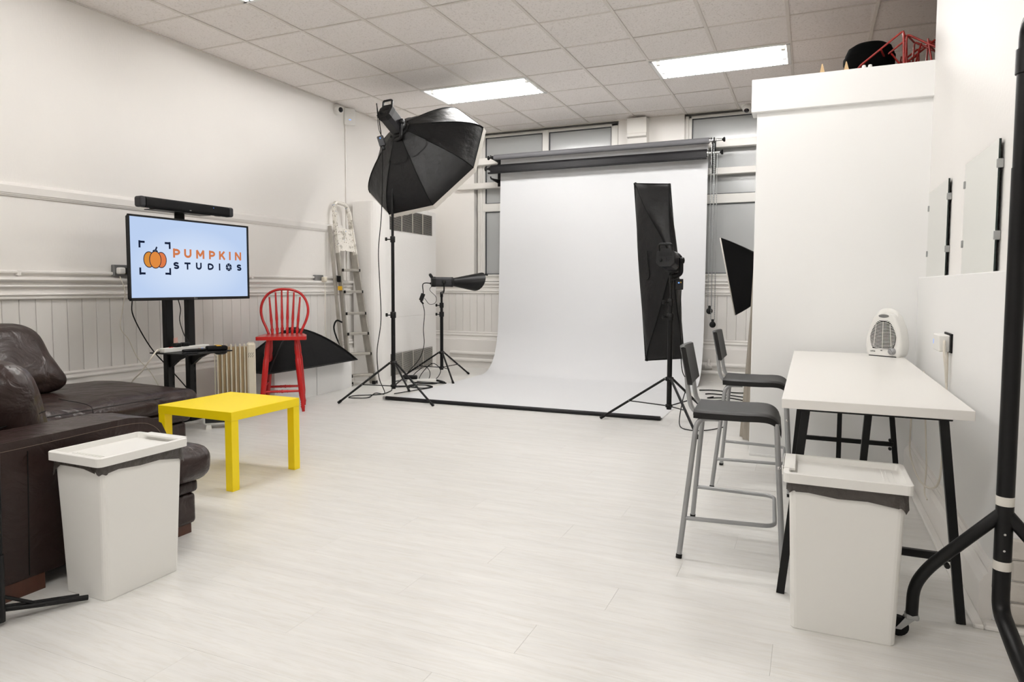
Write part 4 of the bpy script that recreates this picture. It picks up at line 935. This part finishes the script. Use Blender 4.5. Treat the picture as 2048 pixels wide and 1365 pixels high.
# upright strip softbox
A2 = Vector((-1.055, 5.72, 1.337)); rim2 = [Vector((-1.435, 5.95, 2.040)), Vector((-1.14, 5.97, 2.020)), Vector((-.993, 5.97, .512)), Vector((-1.31, 5.95, .480))]
c2_ = sum(rim2, Vector())/4; AX2 = Vector((-.12, .95, -.05)).normalized()
f2, T2 = flash(A2, Vector((.02, .97, -.10)), 'black studio flash head seen from behind on the strip softbox')
yoke(f2, T2, 1 if (T2 @ Vector((.1, 0, 0))).x > (T2 @ Vector((-.1, 0, 0))).x else -1, Vector((-1.045, 5.62, 1.215)))
TS = frame(A2, AX2)
sx2 = thing('strip_softbox', 'tall narrow black strip softbox standing before the white backdrop', 'softbox', T=TS)
def strip(u, v):
    N_ = 4; q = u*N_; i = int(q) % N_; g = q-int(q); e = rim2[i].lerp(rim2[(i+1) % N_], g); d = (e-A2)
    t = v; long_ = Vector((e.x, e.y, e.z)); ro = 1-(1-t)**1.65
    p = Vector((A2.x+(e.x-A2.x)*ro, A2.y+(e.y-A2.y)*t, A2.z+(e.z-A2.z)*ro))
    s0 = A2+Vector(((e-c2_).x, 0, (e-c2_).z)).normalized()*.075
    p = p.lerp(s0, (1-t)**5) ; w_ = math.sin(u*31+v*9)*.006*math.sin(PI*v)
    side = 1 if i == 1 else (-1 if i == 3 else 0)
    return p+Vector((w_+side*.035*math.sin(PI*g)*math.sin(PI*min(1, t*.9)), 0, w_*.5))+Vector((0, .02, 0))*math.sin(PI*g)*math.sin(PI*t)
for k in range(4):
    wt('side_panel', MB().grid(lambda u, v, k=k: strip((k+u*.9999)/4, v), 14, 14), 'nylon', sx2, TS)
    wt('rib_seam', MB().tube([strip(k/4, v/14)-Vector((0, .003, 0)) for v in range(15)], .0055, 6), 'nylon2', sx2, TS)
    wt('corner_pocket', MB().tube([rim2[k]-Vector((0, .01, 0)), rim2[k].lerp(A2, .07)], .014, 6), 'nylon2', sx2, TS)
wt('front_lip', MB().tube(rim2, .012, 6, True), 'nylon2', sx2, TS)
wt('front_diffuser', MB().add([p+Vector((0, .004, 0)) for p in rim2], [(0, 1, 2, 3)]), 'rim', sx2, TS)
wt('zip_pocket', MB().tube(cr([(-1.292, 5.83, 1.44), (-1.287, 5.832, 1.36), (-1.272, 5.83, 1.22), (-1.30, 5.845, 1.19)], 4), .004, 5), 'rubber', sx2, TS)
wt('speed_ring', MB().lathe([(.07, -.02), (.09, -.01), (.09, .02)], 20, frame(A2, AX2)), 'black', sx2, TS)
tg = thing('radio_trigger', 'small black trigger box with blue light below the rear flash head', 'trigger', (-.975, 5.60, 1.15))
ob('case', MB().box(-.03, .03, -.012, .012, -.04, .04, .004), 'blackp', tg); ob('status_light', MB().box(-.008, .004, -.0135, -.0115, .012, .02), 'bluelamp', tg); ob('logo_mark', MB().box(.012, .016, -.0135, -.0115, .014, .024), 'tape', tg); ob('hook_bar', MB().tube([(-.07, 0, .042), (.03, 0, .042)], .006, 6), 'blackp', tg)
cable('black_cable', [(-.975, 5.60, 1.19), (-.985, 5.58, 1.23), (-.975, 5.58, 1.28), (-.985, 5.54, 1.30)], .0025, 'rubber', 'thin black lead between trigger and the strip softbox flash')
cable('black_cable', [(-.96, 5.60, 1.11), (-.965, 5.60, .9), (-.955, 5.61, .6), (-.94, 5.62, .44), (-.90, 5.62, .35), (-.93, 5.58, .2), (-.945, 5.55, .02), (-.86, 5.42, .006), (-.72, 5.46, .006), (-.60, 5.66, .006)], .004, 'rubber', 'black power cable dropping from the strip softbox stand to the floor')
# bare flash with backlight reflector
A3 = Vector((-3.955, 7.26, 1.178)); AX3 = Vector((.80, .60, -.01)).normalized()
f3, T3 = flash(A3, AX3, 'dark grey studio flash head with flared reflector on the short stand', .26, .058)
yoke(f3, T3, 1 if (T3 @ Vector((.1, 0, 0))).y < (T3 @ Vector((-.1, 0, 0))).y else -1, Vector((-4.107, 7.227, 1.045)), .058, -.13)
def horn(u, v):
    a = 2*PI*u; ln = .20+.17*(.5+.5*math.cos(a-1.9*PI*.5+.4)); r = .052+(.115-.052)*v*ln/.30
    lx = math.cos(a)*r; ly = math.sin(a)*r
    return T3 @ Vector((lx, ly, ln*v))
hr = MB().grid(lambda u, v: horn(u, v), 36, 8); wt('reflector', hr, 'black', f3, T3)
wt('reflector_inside', MB().grid(lambda u, v: horn(u, v)-(horn(u, v)-T3 @ Vector((0, 0, .1))).normalized()*.003, 36, 8), 'black', f3, T3)
wt('umbrella_clip', MB().tube([horn(.36, 1), horn(.36, 1)+AX3*.035+Vector((0, 0, -.01))], .011, 8), 'blackp', f3, T3)
rcv = thing('cable_receiver', 'small black receiver box hanging on the cable of the short stand', 'receiver', (-4.335, 7.15, .995), .6)
ob('case', MB().box(-.025, .025, -.014, .014, -.045, .045, .005, Matrix.Rotation(.35, 4, 'Y')), 'blackp', rcv); ob('plug', MB().tube([(-.02, 0, -.04), (.015, 0, -.085)], .012, 8), 'rubber', rcv)
cable('black_cable', [(-4.17, 7.10, 1.16), (-4.25, 7.08, 1.165), (-4.29, 7.09, 1.14), (-4.30, 7.12, 1.06), (-4.315, 7.14, 1.02)], .006, 'rubber', 'thick black lead from bare flash down to the hanging receiver')
cable('black_cable', [(-4.17, 7.10, 1.13), (-4.19, 7.09, 1.08), (-4.10, 7.08, 1.0), (-4.11, 7.08, .93), (-4.2, 7.1, .91), (-4.30, 7.15, .98)], .003, 'rubber', 'thin looping sync lead below the bare flash')
cable('black_cable', [(-4.325, 7.15, .91), (-4.29, 7.13, .8), (-4.30, 7.12, .6), (-4.28, 7.10, .42), (-4.32, 7.06, .25), (-4.42, 6.98, .1), (-4.46, 6.90, .008), (-4.44, 6.72, .008)], .005, 'rubber', 'black cable falling from the receiver to the floor by the vent')
cable('black_cable', [(-3.735, 5.37, 2.80), (-3.74, 5.40, 2.62), (-3.75, 5.45, 2.56)], .003, 'rubber', 'thin black lead from the tall stand flash head to its receiver')
cable('black_cable', [(-3.745, 5.38, 2.83), (-3.75, 5.46, 2.55), (-3.765, 5.50, 2.33), (-3.781, 5.5, 1.835), (-3.819, 5.5, 1.478), (-3.81, 5.5, 1.19), (-3.797, 5.5, .804), (-3.858, 5.52, .51), (-3.88, 5.56, .314), (-3.90, 5.62, .193), (-4.0, 5.85, .02), (-4.15, 5.90, .007), (-4.05, 5.62, .007), (-4.22, 5.55, .007), (-4.24, 5.68, .007), (-4.06, 5.85, .007), (-4.09, 6.1, .007), (-4.2, 6.3, .007), (-4.1, 6.42, .007), (-4.02, 6.36, .007)], .0048, 'rubber', 'long black cable hanging beside the tall stand and coiling on the floor')
cr_ = thing('wireless_receiver', 'small black receiver hanging under the octagonal softbox flash', 'receiver', (-3.755, 5.47, 2.50), .3)
ob('case', MB().box(-.03, .03, -.016, .016, -.05, .05, .006, Matrix.Rotation(-.3, 4, 'Y')), 'dgrey', cr_); ob('status_light', MB().box(-.012, -.002, -.018, -.016, .02, .03), 'bluelamp', cr_); ob('foot', MB().tube([(.012, 0, -.05), (.022, 0, -.08)], .02, 8), 'blackp', cr_)
def coil(c, rx, ry, n, z, seed):
    r_ = random.Random(seed); return [(c[0]+rx*math.cos(a*PI/4)*(1+r_.uniform(-.2, .2)), c[1]+ry*math.sin(a*PI/4)*(1+r_.uniform(-.2, .2)), z+.006*(a//8)) for a in range(n)]
cable('black_cable', [(-3.95, 5.95, .007), (-3.86, 6.3, .007)]+coil((-3.98, 6.50), .14, .10, 15, .007, 2)+[(-4.2, 6.75, .007)], .0048, 'rubber', 'coiled black cable on the floor behind the tall stand')
cable('black_cable', [(-4.40, 6.80, .012)]+coil((-4.08, 6.83), .20, .13, 20, .007, 6)+[(-4.38, 6.86, .02)], .0048, 'rubber', 'coiled black cable on the floor beside the white power strip')
cable('black_cable', [(-4.36, 6.92, .02), (-4.30, 6.96, .1), (-4.22, 7.02, .16), (-4.14, 7.0, .1), (-4.12, 6.92, .02), (-4.2, 6.86, .012), (-4.22, 6.95, .09), (-4.14, 7.06, .2), (-4.04, 7.08, .12), (-4.06, 6.98, .02), (-4.2, 6.9, .02)], .0048, 'rubber', 'springy black cable loops standing above the white power strip')
psf = thing('power_strip', 'white power strip on the floor in front of the lower vent', 'power strip', (-4.17, 6.86, 0), .62)
ob('body', MB().box(-.17, .17, -.025, .025, 0, .035, .005), 'plastic', psf); ob('plug_row', MB().cushion(.16, .055, .05, .015, 3, T=TR(-.13, 0, .058)), 'blackp', psf)
# softbox and cloth behind the partition
rim4 = [Vector((-.728, 6.2, 1.558)), Vector((-.799, 6.8, 1.600)), Vector((-.650, 6.8, .868)), Vector((-.592, 6.2, .892))]
A4 = Vector((-.21, 6.45, 1.24)); AX4 = ((sum(rim4, Vector())/4)-A4).normalized(); T4 = frame(A4, AX4)
s4 = thing('square_softbox', 'black softbox partly hidden behind the white partition edge', 'softbox', T=T4)
f4 = shell(A4, AX4, rim4, .08, 1.1, sag=.01)
for k in range(4):
    wt('side_panel', MB().grid(lambda u, v, k=k: f4((k+u*.9999)/4, v), 8, 8), 'nylon2', s4, T4)
    wt('rib_seam', MB().tube([f4(k/4, v/8) for v in range(9)], .005, 6), 'nylon2', s4, T4)
wt('rim_band', MB().tube([p+AX4*.006 for p in rim4], .006, 6, True), 'rim', s4, T4)
wt('front_diffuser', MB().add([p+AX4*.004 for p in rim4], [(0, 1, 2, 3)]), 'rim', s4, T4)
flash(A4, AX4, 'black flash head hidden behind the white partition')
light_stand((-.12, 6.42), .33, (90, 210, 330), .376, .145, ((.7, .0205), (1.0, .0165), (1.17, .013)), 'black tripod stand hidden behind the white partition')
def cloth(u, v):
    z = 1.95*v; xl = -.462+.075*min(1, v*1.4); xr = -.335; x = xl+(xr-xl)*u
    return (x+.006*math.sin(u*14+v*3), 5.35-.25*u*(1-v)-.03*v+.018*math.sin(u*16+1.5*v), z+.004)
tag(ob('fabric_screen', MB().grid(cloth, 16, 14).grid(lambda u, v: Vector(cloth(u, v))+Vector((.002, .006, 0)), 16, 14), 'fabric'), 'beige cloth hanging beside the left edge of the white partition', 'cloth')
for i, (ys, lb) in enumerate((((7.55, 7.60, 7.52, 7.55), 'rearmost'), ((7.30, 7.34, 7.28, 7.22), 'second'), ((7.15, 7.05, 7.08, 7.0), 'third'), ((6.95, 6.86, 6.86, 6.78), 'nearest'))):
    cable('black_cable', [(-1.08+.1*i, ys[0]-.0, .008), (-.92, ys[1], .008), (-.72, ys[2], .008+.004*i), (-.52, ys[3], .008), (-.30, ys[3]-.05, .008)], .006, 'rubber', 'black cable on the floor left of the partition, %s of four' % lb)

# ================================================================ RIGHT SIDE: table, stools, fan, mirrors, rail
tb = thing('tabletop', 'long white rectangular tabletop resting on black trestles', 'table', (.2125, 3.66, .697))
ob('board', MB().box(-.2975, .2975, -1.015, 1.015, 0, .034, .0015), 'white', tb)
def trestle(y, s, label, extra):
    t = thing('trestle', label, 'trestle', (.2125, y, 0), 0, 'black steel trestles under the white tabletop')
    ob('top_beam', MB().box(-.24, .24, -.015, .015, .687, .697, .002), 'black', t)
    for e in (-1, 1):
        ob('leg', MB().tube([(e*.215, 0, .69), (e*.285, -s*.02, .0)], .0165, 4, sq=(1, 1.2)), 'black', t)
        ob('bolt', MB().tube([(e*.24, -.022, .19), (e*.24, .0, .19)], .009, 8).tube([(e*.24, -.022, .24), (e*.24, .0, .24)], .009, 8), 'blackp', t)
    ob('cross_bar', MB().box(-.26, .26, -.011, .011, .202, .228, .003), 'black', t)
    for a, b in extra: ob('leg', MB().tube([a, b], .0175, 4), 'black', t)
trestle(2.685, 1, 'black steel trestle under the near end of the white tabletop', [((-.005, .10, .69), (-.005, .62, 0))])
trestle(4.51, -1, 'black steel trestle under the far end of the white tabletop', [((-.03, 0, .69), (-.05, -.50, 0)), ((-.235, -.40, .69), (-.285, -.46, 0))])
def stool(loc, rz, label):
    t = thing('bar_stool', label, 'bar stool', loc, rz, 'bar stools at the white table')
    prof = [(-.165, .613), (-.10, .611), (.03, .611), (.10, .613), (.142, .608), (.172, .588), (.187, .552)]
    prof = [(p.x, p.y) for p in cr([(a, b, 0) for a, b in prof], 4)]
    def wid(x): return .168-.010*max(0, (x-.08)/.1)**2
    def top(u, v):
        i = min(int(u*(len(prof)-1)), len(prof)-2); g = u*(len(prof)-1)-i; x = prof[i][0]*(1-g)+prof[i+1][0]*g; z = prof[i][1]*(1-g)+prof[i+1][1]*g
        w = wid(x); y = (2*v-1)*w; edge = max(0, abs(2*v-1)-.82)/.18; return (x, y, z-.010*edge**2-.004*(1-(2*v-1)**2))
    sb_ = MB().grid(top, len(prof)-1, 22); nu = len(prof)
    def skirt(sgn): return lambda u, v: (lambda p: (p[0], p[1]*(1-.01*v), p[2]-.026*v))(top(u, 1 if sgn > 0 else 0))
    sb_.grid(skirt(1), nu-1, 2).grid(skirt(-1), nu-1, 2)
    sb_.grid(lambda u, v: (lambda p: (p[0]-.004*v, p[1], p[2]-.026*v))(top(0, u)), 22, 1).grid(lambda u, v: (lambda p: (p[0]-.010*v, p[1], p[2]-.012*v))(top(1, u)), 22, 1)
    sb_.grid(lambda u, v: (lambda p: (p[0], p[1]*.99, p[2]-.024))(top(u, v)), nu-1, 4)
    ob('seat', sb_, 'seat', t)
    for e in (-1, 1):
        rl = ob('rear_leg', MB().tube(fillet([(-.06, e*.135, .575), (-.150, e*.155, .575), (-.202, e*.27, .012)], .06, 6), .0115, 10), 'silver', t)
        ob('foot_cap', MB().tube([(-.2015, e*.269, .016), (-.2028, e*.272, 0)], .0128, 10), 'rubber', rl)
        fl_ = ob('front_leg', MB().tube([(.168, e*.150, .572), (.203, e*.27, .012)], .0115, 10), 'silver', t)
        ob('foot_cap', MB().tube([(.2028, e*.269, .016), (.2037, e*.272, 0)], .0128, 10), 'rubber', fl_)
        ob('bolt', MB().lathe([(.0001, .013), (.007, .012), (.008, .009), (.008, 0)], 10, frame((.180, e*.187, .40), (0, e, .2))), 'chrome', fl_)
        ob('back_tube', MB().tube(fillet([(-.07, e*.118, .583), (-.178, e*.118, .590), (-.196, e*.118, .70), (-.200, e*.118, .745)], .07, 6), .0105, 10), 'silver', t)
    ob('footrest', MB().tube(fillet([(-.188, -.240, .163), (.17, -.215, .163), (.17, .215, .163), (-.188, .240, .163)], .05, 5), .0088, 8), 'silver', t)
    def bk(u, v):
        y = (2*u-1)*.15; z = .70+.175*v-.018*(1-v)*(2*u-1)**2*-1; bow = .018*(1-(2*u-1)**2); return (-.172-.032*v-bow, y, z)
    bp_ = MB().grid(bk, 14, 6).grid(lambda u, v: Vector(bk(u, v))+Vector((-.020, 0, 0)), 14, 6)
    for f_ in (lambda u, v: Vector(bk(u, 1))+Vector((-.020*v, 0, .004*math.sin(PI*v))), lambda u, v: Vector(bk(u, 0))+Vector((-.020*v, 0, 0)), lambda u, v: Vector(bk(0, u))+Vector((-.020*v, 0, 0)), lambda u, v: Vector(bk(1, u))+Vector((-.020*v, 0, 0))): bp_.grid(f_, 14, 2)
    ob('backrest', bp_, 'seat', t)
    return t
s1 = stool((-.287, 3.118, 0), .05, 'black and grey bar stool nearest the front waste bin')
dup(s1, (-.283, 4.185, 0), .02, 'black and grey bar stool further back, nearest the white partition')
# fan heater
fh = thing('fan_heater', 'white upright fan heater on the far end of the tabletop', 'fan heater', (.425, 4.555, .731), -.55)
half = [(.085, .0), (.098, .02), (.104, .06), (.100, .11), (.088, .165), (.072, .205), (.060, .232), (.040, .25), (0, .257)]
hp_ = [(p.x, p.y) for p in cr([(a, b, 0) for a, b in half], 4)]; outl = hp_+[(-x, z) for x, z in reversed(hp_[:-1])]
def bodyf(u, v):
    k = u*(len(outl)-1); i = min(int(k), len(outl)-2); g = k-i; x = outl[i][0]*(1-g)+outl[i+1][0]*g; z = outl[i][1]*(1-g)+outl[i+1][1]*g
    s = {0: .86, 1: .97, 2: 1.0, 3: 1.0, 4: .95, 5: .80}[int(round(v*5))]; yy = (-.052, -.046, -.035, .03, .052, .068)[int(round(v*5))]
    return (x*s, yy, .012+(z-.012)*(.97+.03*s) if z > .012 else z)
bdm = MB().grid(bodyf, len(outl)-1, 5)
fr = [bodyf(i/(len(outl)-1), 0) for i in range(len(outl))]; bk_ = [bodyf(i/(len(outl)-1), 1) for i in range(len(outl))]
bdm.add(fr, [tuple(range(len(fr)))]).add(bk_, [tuple(range(len(bk_)))])
ob('body', bdm, 'plastic', fh)
hdl = ob('handle', MB().tube(cr([(-.046, -.005, .222), (-.044, -.002, .248), (-.02, 0, .264), (.02, 0, .264), (.044, -.002, .248), (.046, -.005, .222)], 5), .011, 8, sq=(1, 1.7)), 'plastic', fh)
ob('handle_hole', MB().prism([(x*.030, z*.010+.238) for x, z in [(math.cos(a*PI/10), math.sin(a*PI/10)) for a in range(20)]], -.0535, -.050, Matrix(((1, 0, 0, 0), (0, 0, 1, 0), (0, 1, 0, 0), (0, 0, 0, 1)))), 'socket', fh)
def gw(z): return .074*math.sqrt(max(0, 1-((z-.118)/.098)**2))**.7*(1-.25*max(0, (z-.12)/.09))
gp_ = [(gw(z), z) for z in [.046+.164*i/16 for i in range(17)]]
ob('grille_back', MB().prism([(x, z) for x, z in gp_]+[(-x, z) for x, z in reversed(gp_)], -.0545, -.050, Matrix(((1, 0, 0, 0), (0, 0, 1, 0), (0, 1, 0, 0), (0, 0, 0, 1)))), 'rubber', fh)
k = MB()
for i in range(19):
    z = .052+.152*i/18; w = gw(z); k.tube([(w*(q/4-1), -.057, z-.010*(1-(q/4-1)**2)+.006) for q in range(9)], .0021, 4)
ob('grille_bars', k, 'plastic', fh)['kind'] = 'stuff'
for x in (-.04, 0, .04): ob('grille_rib', MB().tube([(x, -.058, .205-abs(x)*.4), (x*1.25, -.058, .05+abs(x)*.25)], .0014, 5), 'plastic', fh)
kn = ob('knob', MB().lathe([(.021, 0), (.019, .014), (.0001, .015)], 18, frame((.055, -.052, .034), (0, -1, 0))), 'silver', fh)
ob('knob_grip', MB().box(.051, .059, -.076, -.064, .017, .051, .003, TR(.055, 0, .034) @ Matrix.Rotation(-.6, 4, 'Y') @ TR(-.055, 0, -.034)), 'silver', kn)
ob('base_plate', MB().box(-.078, .078, -.055, .05, .0, .005), 'rubber', fh)
lt = MB()                                   # the maker's short word on the lower left of the front
def line(pts):
    for i in range(len(pts)-1):
        (a, b), (c, d) = pts[i], pts[i+1]; lt.tube([(a, -.0530, b), (c, -.0530, d)], .0009, 4)
x0 = -.070
line([(x0, .032), (x0, .026), (x0+.004, .025), (x0+.006, .026), (x0+.006, .032)]); line([(x0+.009, .025), (x0+.009, .032), (x0+.0125, .027), (x0+.016, .032), (x0+.016, .025)]); line([(x0+.026, .032), (x0+.020, .0315), (x0+.020, .029), (x0+.026, .028), (x0+.026, .0255), (x0+.020, .025)])
ob('lettering', lt, 'dgrey', fh)
ob('lamp_window', MB().box(-.012, -.002, -.0535, -.050, .033, .037), 'gasket', fh)
cable('white_cable', [(.45, 4.62, .76), (.50, 4.70, .74), (.535, 4.66, .66), (.545, 4.60, .60), (.56, 4.54, .5), (.555, 4.5, .35), (.55, 4.46, .20), (.54, 4.2, .16), (.535, 3.9, .16), (.545, 3.65, .20), (.56, 3.55, .28), (.575, 3.60, .50), (.588, 3.66, .72), (.588, 3.67, .84)], .0048, 'cablew', 'white mains cable looping along the wall beside the table')
cable('white_cable', [(.555, 4.1, .70), (.56, 4.05, .55), (.56, 4.0, .40), (.555, 3.9, .25), (.54, 3.82, .14), (.535, 3.7, .13)], .0038, 'cablew', 'second white cable trailing behind the near table leg')
wsk = thing('wall_socket', 'white double adaptor with cable on the wall above the table', 'socket', (.60, 3.72, .88))
ob('back_plate', MB().box(-.007, 0, -.095, .085, -.042, .046, .001), 'rubber', wsk)
ob('adaptor', MB().box(-.052, -.007, -.075, .085, -.038, .038, .004), 'plastic', wsk)
ob('plug_cable', MB().tube(cr([(-.03, -.072, .012), (-.031, -.085, .0), (-.03, -.085, -.05), (-.02, -.075, -.12), (-.012, -.06, -.2)], 5), .006, 8), 'cablew', wsk)
ob('status_light', MB().box(-.0532, -.0518, .066, .070, -.01, .012), 'bluelamp', wsk)
def mirror(y0, y1, z1, label):
    t = thing('wall_mirror', label, 'mirror', (.628, (y0+y1)/2, 1.197), 0, 'mirrors on the wall ledge'); h = (y1-y0)/2; H = z1-1.197
    ob('glass', MB().box(-.004, .0, -h, h, 0, H), 'mirror', t)
    for e in (-1, 1): ob('edge', MB().box(-.0038, .0012, e*(h+.0004)-.0006, e*(h+.0004)+.0006, 0, H), 'glassedge', t)
    ob('backing', MB().box(.0002, .004, -h, h, 0, H), 'rubber', t)
    for e in (-1, 1):
        for z in (.12, .385): ob('clip', MB().box(-.008, .013, e*h-.007, e*h+.007, z, z+.034, .002), 'steel', t)
mirror(4.065, 4.675, 1.69, 'frameless mirror on the ledge, nearer the white partition')
mirror(3.055, 3.655, 1.69, 'frameless mirror on the ledge, nearest the black clothes rail')
# clothes rail
cl = thing('clothes_rail', 'black tubular clothes rail on castors at the right edge', 'clothes rail', (.555, 2.44, 0))
J = Vector((0, 0, .455))
ob('upright', MB().tube([(0, 0, .225), (0, 0, 1.49)], .0235, 16), 'black', cl); ob('upper_upright', MB().tube([(0, 0, 1.485), (0, 0, 1.80)], .0215, 16), 'black', cl)
ob('joint_sleeve', MB().tube([(0, 0, 1.76), (0, 0, 1.83)], .026, 16), 'black', cl)
ob('hanging_bar', MB().tube(fillet([(0, 0, 1.80), (0, 0, 1.90), (0, -1.5, 1.90), (0, -1.5, 1.80)], .08, 6), .0215, 14), 'black', cl)
ob('upright', MB().tube([(0, -1.5, .225), (0, -1.5, 1.80)], .0235, 16), 'black', cl)
ob('base_bar', MB().tube(fillet([(0, 0, .235), (0, -.005, .16), (.012, -.20, .085), (0, -.75, .075), (.012, -1.30, .085), (0, -1.495, .16), (0, -1.5, .235)], .14, 7), .0235, 14), 'black', cl)
for z in (.300, .498): ob('white_band', MB().lathe([(.0238, z-.014), (.0242, z-.012), (.0242, z+.012), (.0238, z+.014)], 18), 'rim', cl)
for z in (.35, .40): ob('spring_button', MB().tube([(-.002, -.0225, z), (-.002, -.0255, z)], .0035, 8), 'chrome', cl)
for yy in (0, -1.5):
    for e in (-1, 1):
        pts = [Vector((0, yy, .465)), Vector((e*.185, yy+e*-.04, .245)), Vector((e*.222, yy+e*-.055, .170)), Vector((e*.224, yy+e*-.055, .075))]
        lg_ = ob('leg', MB().tube(fillet(pts, .07, 7), .0185, 12), 'black', cl)
        cx, cy = pts[-1].x, pts[-1].y
        ob('caster_fork', MB().box(cx-.02, cx+.02, cy-.02, cy+.02, .062, .078, .004).prism([(cx-.048, .025), (cx-.030, .025), (cx+.016, .072), (cx-.016, .072)], cy-.017, cy-.014, Matrix(((1, 0, 0, 0), (0, 0, 1, 0), (0, 1, 0, 0), (0, 0, 0, 1)))).prism([(cx-.048, .025), (cx-.030, .025), (cx+.016, .072), (cx-.016, .072)], cy+.014, cy+.017, Matrix(((1, 0, 0, 0), (0, 0, 1, 0), (0, 1, 0, 0), (0, 0, 0, 1)))), 'steel', lg_)
        ob('caster_wheel', MB().tube([(cx-.038, cy-.012, .0315), (cx-.038, cy+.012, .0315)], .031, 18), 'rubber', lg_)
# folded stand at the left frame edge
fs = thing('folded_stand', 'folded black light stand on the floor at the left frame edge', 'light stand', (-2.44, 1.33, 0))
ob('pole', MB().tube([(.0, .0, .04), (-.012, .015, .62)], .011, 10), 'black', fs); ob('lower_tube', MB().tube([(.0, 0, .015), (-.004, .004, .24)], .015, 10), 'black', fs)
ob('leg', MB().tube([(-.04, -.03, .055), (.03, .10, .035), (.095, .235, .016)], .0095, 8), 'black', fs); ob('leg', MB().tube([(-.05, -.02, .055), (.005, .10, .036), (.06, .225, .018)], .0085, 8), 'black', fs); ob('leg', MB().tube([(.03, -.05, .03), (.08, -.22, .012)], .0095, 8), 'black', fs)
ob('brace', MB().tube([(0, .005, .10), (.025, .10, .040)], .006, 6), 'black', fs)
# things stored on top of the partition
ht_ = thing('round_hat_box', 'black felt round box on top of the partition', 'box', (.315, 5.18, 2.457), .1)
ob('drum', MB().lathe([(.0001, 0), (.125, .0), (.150, .03), (.152, .16), (.146, .22), (.128, .262), (.09, .285), (.0001, .29)], 32, Matrix.Rotation(.04, 4, 'X')), 'felt', ht_); ob('band', MB().lathe([(.1535, .165), (.156, .17), (.156, .20), (.1525, .205)], 32), 'felt', ht_)
def rack(loc, rz, label, h=.30):
    t = thing('wire_rack', label, 'wire rack', loc, rz, 'red wire racks on top of the partition'); r = .0065
    def side(y): return fillet([(-.16, y, .0), (-.105, y, .085), (.13, y, h-.055), (.14, y, .0)], .02, 4)
    for y in (-.09, .09): ob('side_frame', MB().tube(side(y), r, 6), 'redwire', t)
    for p in ((-.105, .085), (.01, .165), (.13, h-.06), (.14, .01)): ob('cross_wire', MB().tube([(p[0], -.09, p[1]), (p[0], .09, p[1])], r*.9, 6), 'redwire', t)
    ob('brace_wire', MB().tube([(-.02, .09, 0), (.015, .09, h-.11)], r*.9, 6), 'redwire', t)
    ob('brace_wire', MB().tube([(.14, -.09, .02), (.05, .09, h-.13)], r*.9, 6), 'redwire', t)
    return t
rack((.37, 4.985, 2.456), -.2, 'red wire rack leaning against the black felt box', .31); rack((.54, 5.20, 2.456), .45, 'red wire rack between the others on the partition', .33)
rack((.66, 4.99, 2.456), 2.8, 'red wire rack with its slope turned right on the partition', .31); rack((.82, 5.26, 2.456), 2.4, 'red wire rack nearest the upper wall edge on the partition', .36)
for x, y, h, lb in ((.03, 4.85, .07, 'thin pale wooden wedge standing alone on top of the partition'), (.168, 4.85, .068, 'pale wooden wedge beside the black felt box')):
    tag(ob('wooden_wedge', MB().prism([(-.016, 0), (.02, 0), (.002, h), (-.003, h)], -.02, .02, Matrix(((1, 0, 0, 0), (0, 0, 1, 0), (0, 1, 0, 0), (0, 0, 0, 1)))), 'rawwood', loc=(x, y, 2.485)), lb, 'wedge')
for x, lb in ((.268, 'small white ball on the partition top, left one of two'), (.302, 'small white ball on the partition top, right one of two')):
    tag(ob('white_ball', MB().lathe([(.006, 0), (.010, .012), (.0125, .022), (.010, .033), (.0001, .037)], 14), 'plastic', loc=(x, 4.84, 2.485)), lb, 'ball')
